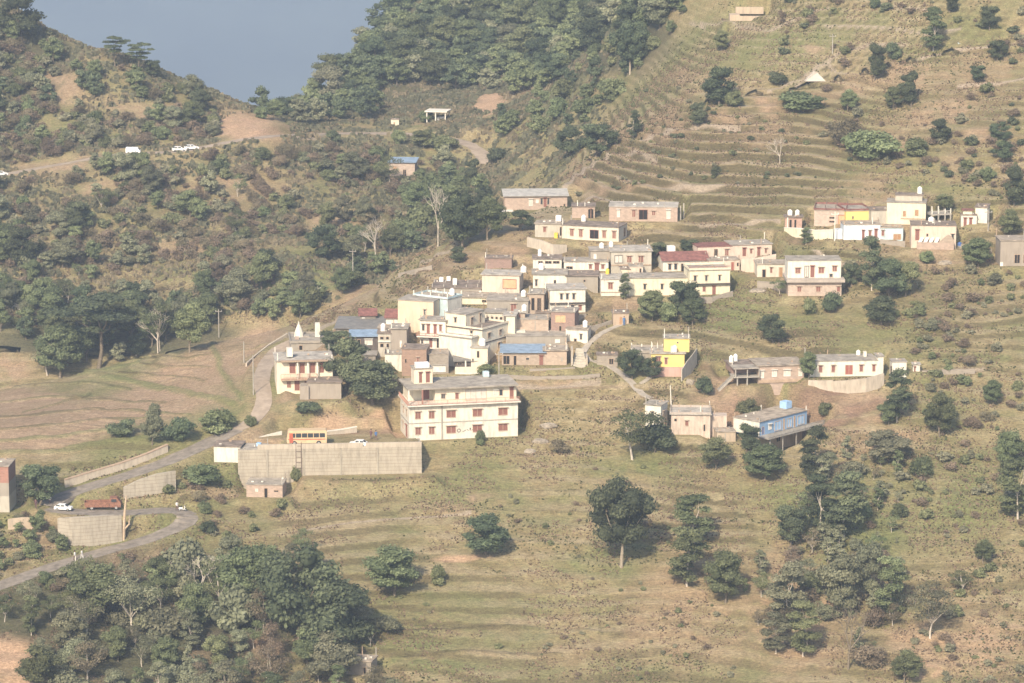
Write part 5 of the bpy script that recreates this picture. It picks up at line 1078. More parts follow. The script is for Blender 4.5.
def offset(L, d, a, b, dz=0, step=3):
    T_ = np.gradient(L[:, :2], axis=0); T_ /= np.linalg.norm(T_, axis=1)[:, None]; N_ = np.stack([-T_[:, 1], T_[:, 0]], 1); M = L.copy(); M[:, :2] += N_*d; M[:, 2] += dz; return [p for p in M[a:b:step]]
def near_idx(L, px):
    q, _ = project(L[:, 0], L[:, 1], L[:, 2]); return int(np.argmin(np.abs(q-px)))
a, b = near_idx(UP_ROAD, 78), near_idx(UP_ROAD, 192)
wall_thing('retaining_wall', 'long low cream wall on the uphill side of the upper road', None, 8.5, .45, 'wallcream', P=offset(UP_ROAD, 3.3, a, b), cap='trimtan')
wall_thing('retaining_wall', 'stone retaining wall holding up the upper road above the rusty truck', [(124,497),(140,494),(158,491),(176,487)], [10,15,18,17], .5, 'courses')
wall_thing('retaining_wall', 'tall pale stained retaining wall under the lower road', [(58,540),(72,545),(90,543),(108,539),(122,536)], [23,29,28,25,22], .6, 'courses')
wall_thing('wall', 'low beige wall left of the tall stained retaining wall', [(8,528),(22,527),(34,526)], [9,10,9], .4, 'beige')
wall_thing('boundary_wall', 'low white wall between the bus yard and the road', [(255,441),(268,437),(282,433.5)], 2.5, .25, 'white')
wall_thing('boundary_wall', 'white topped wall along the earth bank right of the bus', [(322,437),(340,435),(357,432)], 5, .3, 'wallcream', cap='trim')
wall_thing('boundary_wall', 'stone kerb wall between the upper field and the road behind the temple', [(247,366),(257,357),(270,347),(288,336)], 3, .3, 'wallcream')
wall_thing('boundary_wall', 'low white wall at the left edge across the valley', [(-6,306),(6,306),(22,306)], 3, .3, 'white')
wall_thing('fence', 'grey slatted yard wall right of the bright yellow house', [(682,382),(687,374),(692,366),(697,358)], [13,13,11,10], .15, 'plasterw', cat='fence')
for q in [('low grey yard wall in front of the grey concrete house in the centre', [(488,318),(505,320),(520,320)], 4), ('rough tan yard wall under the unfinished tan brick house', [(527,318),(540,321),(548,320)], 5),
          ('low plastered yard wall before the white house with three windows', [(552,319),(570,320),(586,317)], 3.5), ('short stone wall beside the upper footpath', [(590,330),(604,326),(612,323)], 3),
          ('stone terrace wall below the white three storey building rear', [(530,372),(560,371),(575,370)], 3), ('long stone field wall under the blue sheet roofed shed', [(500,378),(540,380),(580,379),(600,377)], 3.5),
          ('rubble wall below the red roofed house yard', [(664,277),(676,278),(688,277)], 3), ('low stone wall below the cream yellow two storey house', [(690,300),(712,300),(733,294)], 3),
          ('stone wall across the slope under the white over brick house', [(757,285),(772,286),(786,287)], 4), ('low stone wall on the bare ridge left of the village', [(398,276),(415,272),(432,268)], 3),
          ('white yard wall under the stepped cream house', [(455,376),(468,377),(480,376)], 4), ('low wall before the light blue and white house', [(880,244),(893,246),(905,246)], 5),
          ('rough stone wall on the slope left of the grey concrete house', [(958,246),(975,250),(992,252)], 3), ('stone field wall right of the tiny white hut', [(922,373),(945,372),(975,371)], 2.2)]:
    wall_thing('stone_wall', q[0], q[1], q[2], .3, 'stone' if 'white' not in q[0][:6] else 'white')
# culvert steps in the middle of the village
P = ground(571, 367); r = thing('stairway', 'pale concrete ramp and stairway at the top of the footpath', 'stairway', (P[0], P[1], gz(P[0], P[1])))
bm = bmesh.new(); k = 1/SC(P[1])
for i in range(7): bx(bm, (1+i*.7)*k, (16-i*.5)*k, i*.55, i*.55+.6, -1, (1.2+i*2.2)*k)
obj('steps', bm, 'plasterw', r)
for x in (0, 15):
    bm = bmesh.new(); bx(bm, x*k, (x+2)*k, 0, 3.5, -1, (9 if x else 17)*k); obj('side_wall', bm, 'wallcream', r)
# temple
P = ground(292.5, 346); P[2] = gz(P[0], P[1]); r = thing('temple_shrine', 'small white temple shrine with a tall pointed white spire', 'temple', P, R(-6)); k = 1/SC(P[1])
bm = bmesh.new(); bx(bm, 0, 11.5*k, 0, 2.2, -1.5, 12*k); obj('wall', bm, 'white', r)
bm = bmesh.new(); bx(bm, -.7*k, 12.2*k, -.15, 2.35, 12*k+.002, 13*k); obj('cornice', bm, 'trim', r)
bm = bmesh.new(); prev = None; c = 5.7*k
for i, (rr, z) in enumerate(((4.9, 13.02), (4.7, 15), (4.2, 17.5), (3.2, 20.5), (2.1, 23.5), (1.2, 25.6), (.9, 26))):
    ring = [bm.verts.new((c+rr*k*math.cos(math.pi/4+j*math.pi/4+.39)*1.05, 1.1+rr*k*math.sin(math.pi/4+j*math.pi/4+.39)*1.05, z*k)) for j in range(8)]
    if prev:
        for j in range(8): bm.faces.new((prev[j], prev[(j+1) % 8], ring[(j+1) % 8], ring[j]))
    else: bm.faces.new(ring[::-1])
    prev = ring
bm.faces.new(prev); sp = obj('spire', bm, 'white', r)
bm = bmesh.new(); cyl(bm, c, 1.1, 26.02*k, 27.3*k, .14, 8, .2); cyl(bm, c, 1.1, 27.32*k, 29.5*k, .1, 8, .01); obj('finial', bm, 'trim', sp)
o = opening(r, 'f', (0,11.5,0,12,0,2.2), 7.2, 9.6, 2, 8.5, 'b', k, k)
# poles
def pole(label, px, py, hpx, r0=.13, m='trimgrey', arm=True, lean=0, ymin=445, group='utility poles'):
    P = ground(px, py, ymin); P[2] = gz(P[0], P[1]); k = 1/SC(P[1]); h = hpx*k; e = thing('utility_pole', label, 'pole', P, .1, group); e.rotation_euler = (0, R(lean), .1)
    bm = bmesh.new(); cyl(bm, 0, 0, -.5, h, r0, 8, r0*.65); obj('pole_shaft', bm, m, e)
    if arm:
        bm = bmesh.new(); bx(bm, -.75, .75, -.05, .05, h-.6, h-.48); a_ = obj('cross_arm', bm, m, e)
        for x in (-.65, 0, .65):
            bm = bmesh.new(); cyl(bm, x, 0, h-.478, h-.3, .05, 6); obj('insulator', bm, 'whitetank', a_)
    return e
pole('pale utility pole on the slope across the gully', 353, 281, 34, m='trimgrey', ymin=690)
pole('thin pole standing among the trees left of the village ridge', 318, 305, 18, m='trimgrey', ymin=690)
pole('tall pole at the right end of the ploughed field', 219, 337, 29, m='trimgrey', ymin=655)
pole('pale pole beside the road left of the cream two storey house', 253.5, 396, 41, m='trimgrey', arm=False)
pole('thin pole on the tan field near the road', 244, 362, 22, m='trimgrey', arm=False)
pole('short pole behind the ploughed field beside the white trunked tree', 136, 356, 18, m='trim', arm=False, ymin=640)
pole('pale pole between the yellow house and the ruined tower', 671.5, 405, 27, m='trim', arm=False, lean=-3)
pole('dark pole behind the roof of the white three storey building', 499, 381, 30)
pole('pole beside the tall yellow house cluster', 834.5, 243, 30, m='trim')
pole('pole at the left of the bright white house above the slope', 540, 256, 16, arm=False)
pole('double pole on the upper terraces of the right hill', 832.5, 52, 20)
pole('pole at the right of the white hut on the hill', 988, 232, 22)
pole('thin pole by the hairpin bend', 76, 578, 24, m='trim', arm=False)
# broken pale trunk beside the road
P = ground(123, 534); P[2] = gz(P[0], P[1]); e = thing('dead_tree', 'broken pale dead tree trunk leaning by the lower road', 'dead tree', P, 0)
V, F = [], []
tube(V, F, (0,0,-.5), (.25,0,3.2), .38, .30, 8); tube(V, F, (.25,0,3.2), (.7,.1,7.6), .30, .13, 8); tube(V, F, (.1,0,1.2), (-.75,0,2.6), .2, .07, 6); tube(V, F, (.15,0,1.6), (1.1,0,2.6), .22, .12, 6); tube(V, F, (1.1,0,2.6), (1.15,0,4.2), .14, .05, 6)
o = bpy.data.objects.new('trunk', np_mesh('dead_trunk', V, F, mat('bleached_wood', (.52,.40,.28), .9, .2, 3), smooth=True)); COL.objects.link(o); o.parent = e
# concrete frame terrace beside the tall yellow house
P = ground(931, 224); P[2] = gz(P[0], P[1]); k = 1/SC(P[1]); e = thing('concrete_frame', 'bare concrete frame terrace right of the tall yellow house', 'concrete frame', P, R(14))
bm = bmesh.new(); bx(bm, 0, 22*k, 0, 4, 10*k, 11.5*k); obj('deck', bm, 'trimgrey', e)
for x in (1, 8, 15, 21):
    for y in (.1, 3.8):
        bm = bmesh.new(); bx(bm, x*k-.12, x*k+.12, y-.1, y+.12, -1, 10*k-.003); obj('column', bm, 'trimgrey', e)
        bm = bmesh.new(); bx(bm, x*k-.1, x*k+.1, y-.1, y+.1, 11.5*k+.003, 16.5*k); obj('column', bm, 'trim', e)
bm = bmesh.new(); bx(bm, 0, 22*k, .02, .16, 13.8*k, 14.6*k); obj('beam', bm, 'trimgrey', e)
# corrugated lean-to in front of the peach house
P = ground(917, 251.5); P[2] = gz(P[0], P[1]); k = 1/SC(P[1]); e = thing('shed', 'brick lean to with four slanting white sheets and a stepped gable', 'shed', P, R(-5))
bm = bmesh.new(); bx(bm, 0, 37*k, 0, 3, -1.5, 7*k); obj('wall', bm, 'brick', e)
bm = bmesh.new()
g = [(22*k,7), (27*k,12), (31*k,15), (35*k,13), (37*k,8), (37*k,7)]; A = [bm.verts.new((x, .0, z*k)) for x, z in g]; B = [bm.verts.new((x, .3, z*k)) for x, z in g]; bm.faces.new(A); bm.faces.new(B[::-1])
for i in range(6): bm.faces.new((A[i], B[i], B[(i+1) % 6], A[(i+1) % 6]))
obj('gable', bm, 'tanbrick', e)
for i in range(4):
    bm = bmesh.new(); x = (1+i*5.3)*k; vs = bx(bm, x, x+3.6*k, .1, 2.9, 7*k+.02, 7*k+.08)
    for v in vs:
        if v.co.y > 1: v.co.z += 1.5; v.co.x += 5.5*k
    obj('roof_sheet', bm, 'whiteframe', e)
# white canvas tent, blue tarpaulin, far canopy
P = ground(805, 85); P[2] = max(gz(P[0], P[1]), gz(P[0]+4, P[1]+1), gz(P[0]+2, P[1]-.3)); k = 1/SC(P[1]); bm = bmesh.new(); w = 21*k; h_ = 9*k
pts = [(0,0,-.2), (w,0,-.2), (w,2.4,-.2), (0,2.4,-.2), (w*.42,1.0,h_), (w*.62,1.3,h_*.8)]; vv = [bm.verts.new(p) for p in pts]
for f in ((0,1,5,4), (2,3,4,5), (3,0,4), (1,2,5), (3,2,1,0)): bm.faces.new([vv[i] for i in f])
o = obj('tent', bm, 'canvas', None, P); o['label'] = 'white canvas tent pitched on the upper right hillside'; o['category'] = 'tent'
P = ground(958, 43); P[2] = gz(P[0], P[1])+.05; k = 1/SC(P[1]); bm = bmesh.new(); vs = bx(bm, 0, 8*k, 0, 1.6, 0, .08)
for v in vs:
    if v.co.y > 1: v.co.z += .8
o = obj('tarpaulin', bm, 'skyblue', None, P); o['label'] = 'pale blue tarpaulin spread high on the right hillside'; o['category'] = 'tarpaulin'
P = ground(426, 124); P[2] = gz(P[0], P[1]); k = 1/SC(P[1]); e = thing('canopy_shelter', 'white flat canopy shelter on posts beside the far road', 'shelter', P, R(-12))
bm = bmesh.new(); bx(bm, -1*k, 22*k, -.5, 5, 12*k, 13.2*k); obj('roof', bm, 'trim', e)
for x in (1, 10, 20):
    for y in (0, 4.5):
        bm = bmesh.new(); bx(bm, x*k-.14, x*k+.14, y-.14, y+.14, -1, 12*k-.003); obj('column', bm, 'trim', e)
bm = bmesh.new(); bx(bm, 9*k+.2, 17*k, 2.2, 4.2, -.5, 6*k); obj('counter', bm, 'whitetank', e)
# vehicles
def body_loft(prof, w, m, parent, name, taper=.12):
    """side profile (x, z) lofted across the width, the upper part drawn in"""
    bm = bmesh.new(); zt = max(p[1] for p in prof); zb = .75*zt; L_, R_ = [], []
    for x, z in prof:
        t = max(0, (z-zb*.8)/(zt-zb*.8))*taper; L_.append(bm.verts.new((x, -w/2*(1-t), z))); R_.append(bm.verts.new((x, w/2*(1-t), z)))
    bm.faces.new(L_); bm.faces.new(R_[::-1]); n = len(prof)
    for i in range(n): bm.faces.new((L_[i], R_[i], R_[(i+1) % n], L_[(i+1) % n]))
    return obj(name, bm, m, parent)
def wheel(parent, x, y, r, w=.2):
    bm = bmesh.new(); cyl(bm, x, r, y-w/2, y+w/2, r, 14, axis='y'); a = obj('wheel', bm, 'tyre', parent); bm = bmesh.new(); s = 1 if y > 0 else -1; cyl(bm, x, r, y+s*(w/2+.002), y+s*(w/2+.02), r*.55, 10, axis='y'); obj('rim', bm, 'metal', a)
def car(label, P, rz, m='carwhite', van=False, group='white cars and vans', name='parked_car', sc=.85):
    e = thing(name, label, 'van' if van else 'car', P, rz, group); e.scale = (sc, sc, sc)
    prof = [(-2,.3), (2,.3), (2.05,.62), (1.9,.82), (1.05,.95), (.45,1.42), (-1.15,1.46), (-1.8,1.0), (-2.05,.9)] if not van else [(-2.1,.3), (2.1,.3), (2.12,.8), (1.85,1.1), (1.45,1.75), (1.2,1.85), (-2.0,1.85), (-2.12,1.2)]
    b = body_loft(prof, 1.65, m, e, 'body')
    z0, z1, xs = (1.0, 1.36, ((-1.5,-.55), (-.45,.45))) if not van else (1.15, 1.68, ((-1.85,-.8), (-.7,.3), (.4,1.35)))
    for s in (-1, 1):
        for a0, a1 in xs:
            bm = bmesh.new(); y = s*(.80 if not van else .775); yt = s*(.745 if not van else .74); f = [bm.verts.new(p) for p in ((a0, y+s*.012, z0), (a1, y+s*.012, z0), (a1-.1, yt+s*.012, z1), (a0+.1, yt+s*.012, z1))]; bm.faces.new(f); obj('side_window', bm, 'glass', e)
        wheel(e, 1.25, s*.76, .31); wheel(e, -1.25, s*.76, .31)
        bm = bmesh.new(); bx(bm, 2.03, 2.07, s*.6-.15, s*.6+.15, .58, .72); obj('headlight', bm, 'lamp', e)
    xw = ((1.08,.97), (.52,1.38)) if not van else ((1.80,1.18), (1.50,1.70)); bm = bmesh.new()
    f = [bm.verts.new(p) for p in ((xw[0][0]+.02,-.68,xw[0][1]+.02), (xw[0][0]+.02,.68,xw[0][1]+.02), (xw[1][0]+.02,.62,xw[1][1]+.02), (xw[1][0]+.02,-.62,xw[1][1]+.02))]; bm.faces.new(f); obj('windscreen', bm, 'glass', e)
    xr = ((-1.18,1.42), (-1.78,1.03)) if not van else ((-2.03,1.75), (-2.12,1.25)); bm = bmesh.new()
    f = [bm.verts.new(p) for p in ((xr[0][0]-.02,-.62,xr[0][1]), (xr[0][0]-.02,.62,xr[0][1]), (xr[1][0]-.02,.68,xr[1][1]), (xr[1][0]-.02,-.68,xr[1][1]))]; bm.faces.new(f); obj('rear_window', bm, 'glass', e)
    return e
def on_lot(px, py):
    d = ray(px, py); t = (LOT_Z-CH)/d[2]; return np.array([d[0]*t, d[1]*t, LOT_Z+.02])
P = on_lot(307, 444.5); e = thing('bus', 'orange yellow bus with dark windows parked above the retaining wall', 'bus', P, R(183))
prof = [(-3.5,.45), (3.5,.45), (3.55,1.2), (3.4,2.5), (3.2,2.75), (-3.4,2.75), (-3.55,2.5)]; body_loft(prof, 2.2, 'buspaint', e, 'body', .05)
for s in (-1, 1):
    for i in range(6):
        bm = bmesh.new(); x = -3.2+i*1.05; bx(bm, x, x+.92, s*1.09-.03, s*1.09+.03, 1.5, 2.25); obj('side_window', bm, 'glass', e)
    bm = bmesh.new(); bx(bm, -3.3, 3.3, s*1.10-.012, s*1.10+.012, 1.08, 1.25); obj('stripe', bm, 'busred', e); wheel(e, 2.2, s*.98, .45, .28); wheel(e, -2.1, s*.98, .45, .28)
    bm = bmesh.new(); bx(bm, 3.53, 3.58, s*.8-.15, s*.8+.15, .75, .95); obj('headlight', bm, 'lamp', e)
bm = bmesh.new(); bx(bm, 3.44, 3.52, -.95, .95, 1.45, 2.35); obj('windscreen', bm, 'glass', e)
bm = bmesh.new(); bx(bm, 2.45, 3.1, 1.11, 1.14, .55, 2.3); obj('door', bm, 'busred', e)
car('white car parked beside the bus on the walled ground', on_lot(358, 446), R(168), name='parked_car', sc=.78)
def on_road(L, px, off=0, z=.06):
    i = near_idx(L, px); i = min(max(i, 1), len(L)-2); t = L[i+1]-L[i-1]; a = math.atan2(t[1], t[0]); return L[i]+np.array([-math.sin(a)*off, math.cos(a)*off, z]), a
P, a = on_road(LOW_ROAD[:near_idx(LOW_ROAD, 188)], 67, .2); car('white pickup like car on the lower road at the hairpin', P, a, sc=.75)
P, a = on_road(BACK_ROAD, 3, -.5); car('white car at the left edge on the far road', P, a)
P, a = on_road(BACK_ROAD, 131, -.5); car('white van alone on the far road below the dry hill', P, a, van=True, name='parked_van')
P, a = on_road(BACK_ROAD, 178, -.5); car('left one of two white cars close together on the far road', P, a)
P, a = on_road(BACK_ROAD, 194, -.5); car('right one of two white cars close together on the far road', P, a)
# rusty truck on the verge inside the hairpin
P = ground(103, 504); P[2] = gz(P[0], P[1])+.05; e = thing('truck', 'rusty red brown truck hulk on the grass inside the hairpin', 'truck', P, R(4))
bm = bmesh.new(); bx(bm, -3.1, 1.2, -1, 1, .55, .8); obj('chassis', bm, 'rust', e)
body_loft([(1.25,.5), (3.1,.5), (3.15,1.2), (2.9,1.5), (2.5,2.1), (1.25,2.15)], 2.0, 'rust', e, 'cab')
for y in (-1, .9):
    bm = bmesh.new(); bx(bm, -3.1, 1.15, y, y+.1, .8, 1.45); obj('side_board', bm, 'rust', e)
bm = bmesh.new(); bx(bm, -3.15, -3.05, -1, 1, .8, 1.45); obj('tail_board', bm, 'rust', e)
bm = bmesh.new(); bx(bm, 1.5, 2.35, -1.02, -1.0, 1.45, 1.95); obj('side_window', bm, 'glass', e)
for x in (2.3, -1.9):
    for y in (-.85, .85): wheel(e, x, y, .42, .25)
# people, one continuous skinned figure each
def person(label, P, rz, cloth, legs='clothr', walk=.25, arm=.15):
    P = np.array(P, float); me = bpy.data.meshes.new('person_body')
    v = [(0,0,.93), (0,0,1.15), (0,.0,1.38), (0,0,1.50), (0,.01,1.62), (.11,-walk*.4,.5), (.11,-walk,.08), (.11,-walk-.14,.04), (-.11,walk*.4,.5), (-.11,walk,.08), (-.11,walk-.14,.04),
         (.19,0,1.38), (.25,arm*.5,1.12), (.26,-arm*.6,.88), (-.19,0,1.38), (-.25,-arm*.5,1.12), (-.26,-arm,.88), (.1,0,.9), (-.1,0,.9)]
    ed = [(0,1), (1,2), (2,3), (3,4), (0,17), (17,5), (5,6), (6,7), (0,18), (18,8), (8,9), (9,10), (2,11), (11,12), (12,13), (2,14), (14,15), (15,16)]
    rad = [.14,.13,.15,.06,.105,.08,.05,.045,.08,.05,.045,.06,.045,.035,.06,.045,.035,.10,.10]
    me.from_pydata(v, ed, []); o = bpy.data.objects.new('person', me); COL.objects.link(o); m = o.modifiers.new('skin', 'SKIN')
    for i, r_ in enumerate(rad): me.skin_vertices[0].data[i].radius = (r_, r_)
    me.skin_vertices[0].data[0].use_root = True; s = o.modifiers.new('sub', 'SUBSURF'); s.levels = s.render_levels = 1
    dg = bpy.context.evaluated_depsgraph_get(); me2 = bpy.data.meshes.new_from_object(o.evaluated_get(dg)); o.modifiers.clear(); o.data = me2; me2.materials.clear()
    for q in (cloth, legs, 'skin'): me2.materials.append(MT[q])
    for f in me2.polygons:
        z = f.center.z; f.use_smooth = True; f.material_index = 2 if z > 1.49 or (abs(f.center.x) > .2 and z < 1.05) or z < .06 else (0 if z > .85 else 1)
    o.location = tuple(P); o.rotation_euler = (0, 0, rz); o['label'] = label; o['category'] = 'person'
    bm = bmesh.new(); bmesh.ops.create_icosphere(bm, subdivisions=2, radius=.118)
    for w in bm.verts: w.co.z = w.co.z*.9+1.70; w.co.y += .03
    obj('hair', bm, 'hair', o, smooth=True); return o
def gpt(px, py): P = ground(px, py); P[2] = gz(P[0], P[1]); return P
person('person in a blue top standing at the far right of the parking ground', on_lot(376, 440), R(20), 'clothb')
person('person in dark clothes beside the person in blue on the parking ground', on_lot(371, 439), R(-30), 'clothr')
P = gpt(50, 503); person('person in white standing at the hairpin near the dark tree', P, R(10), 'clothw')
P, a = on_road(LOW_ROAD, 79, .6); person('person in white walking on the lowest stretch of road', gpt(75, 561), R(60), 'clothw')
person('second person in white walking behind on the lowest stretch of road', gpt(82, 560), R(60), 'clothw', 'clothw')
person('person in a light blue dress beside the small tan hut', gpt(624, 326), R(0), 'clothb', 'clothb', .05)
person('person in dark clothes on the roadside left of the dead trunk', gpt(36, 512), R(0), 'clothr')
# motor scooter with two riders' place, parked at the sharp bend
P, a = on_road(LOW_ROAD, 180, .6); e = thing('scooter', 'small white scooter stopped at the bend of the lower road', 'scooter', P, a+.4)
bm = bmesh.new(); bx(bm, -.55, .1, -.14, .14, .35, .68); bx(bm, .1, .45, -.12, .12, .28, .36); bx(bm, .42, .52, -.2, .2, .3, .95); obj('body', bm, 'carwhite', e)
bm = bmesh.new(); bx(bm, -.6, .05, -.12, .12, .683, .78); obj('seat', bm, 'tyre', e)
bm = bmesh.new(); bx(bm, .45, .5, -.32, .32, .97, 1.02); obj('handlebar', bm, 'metal', e)
wheel(e, .6, 0, .24, .12); wheel(e, -.45, 0, .24, .12)
pp = P+np.array([-.9, .2, 0]); person('person in white standing beside the scooter at the road bend', pp, R(30), 'clothw')
# rubble: pale boulders and stacked stones lying about
STONE = mat('pale_boulder', (.34,.29,.225), .95, .3, 2)
def boulder(px, py, w, h, label, grp='pale boulders on the slope'):
    P = gpt(px, py); k = 1/SC(P[1]); bm = bmesh.new(); bmesh.ops.create_icosphere(bm, subdivisions=2, radius=1); rs = random.Random(int(px*3+py))
    for v in bm.verts: v.co = Vector((v.co.x*w*k/2, v.co.y*w*k*.35, v.co.z*h*k*.7))*rs.uniform(.82, 1.12)
    o = obj('boulder', bm, STONE, None, P); o['label'] = label; o['category'] = 'boulder'; o['group'] = grp
for q in [(548,423,20,5,'large flat pale boulder right of the white three storey building'), (540,440,18,5,'broad boulder below the large flat pale one'), (530,449,14,5,'small boulder lowest of the three near the white building'),
          (545,222,6,3,'small pale stone beside the long off white house'), (160,571,12,4,'pale stone below the lowest stretch of road'), (172,563,10,3,'second pale stone below the lowest stretch of road'), (745,256,14,6,'tan rubble heap under the long pink house'), (720,276,26,9,'heap of building sand between the pink and cream houses'),
          (757,290,20,4,'low rubble heap left of the brick floor'), (945,262,16,5,'white stone slab below the brick lean to'), (690,382,10,6,'stones at the foot of the slatted yard wall')]: boulder(*q)
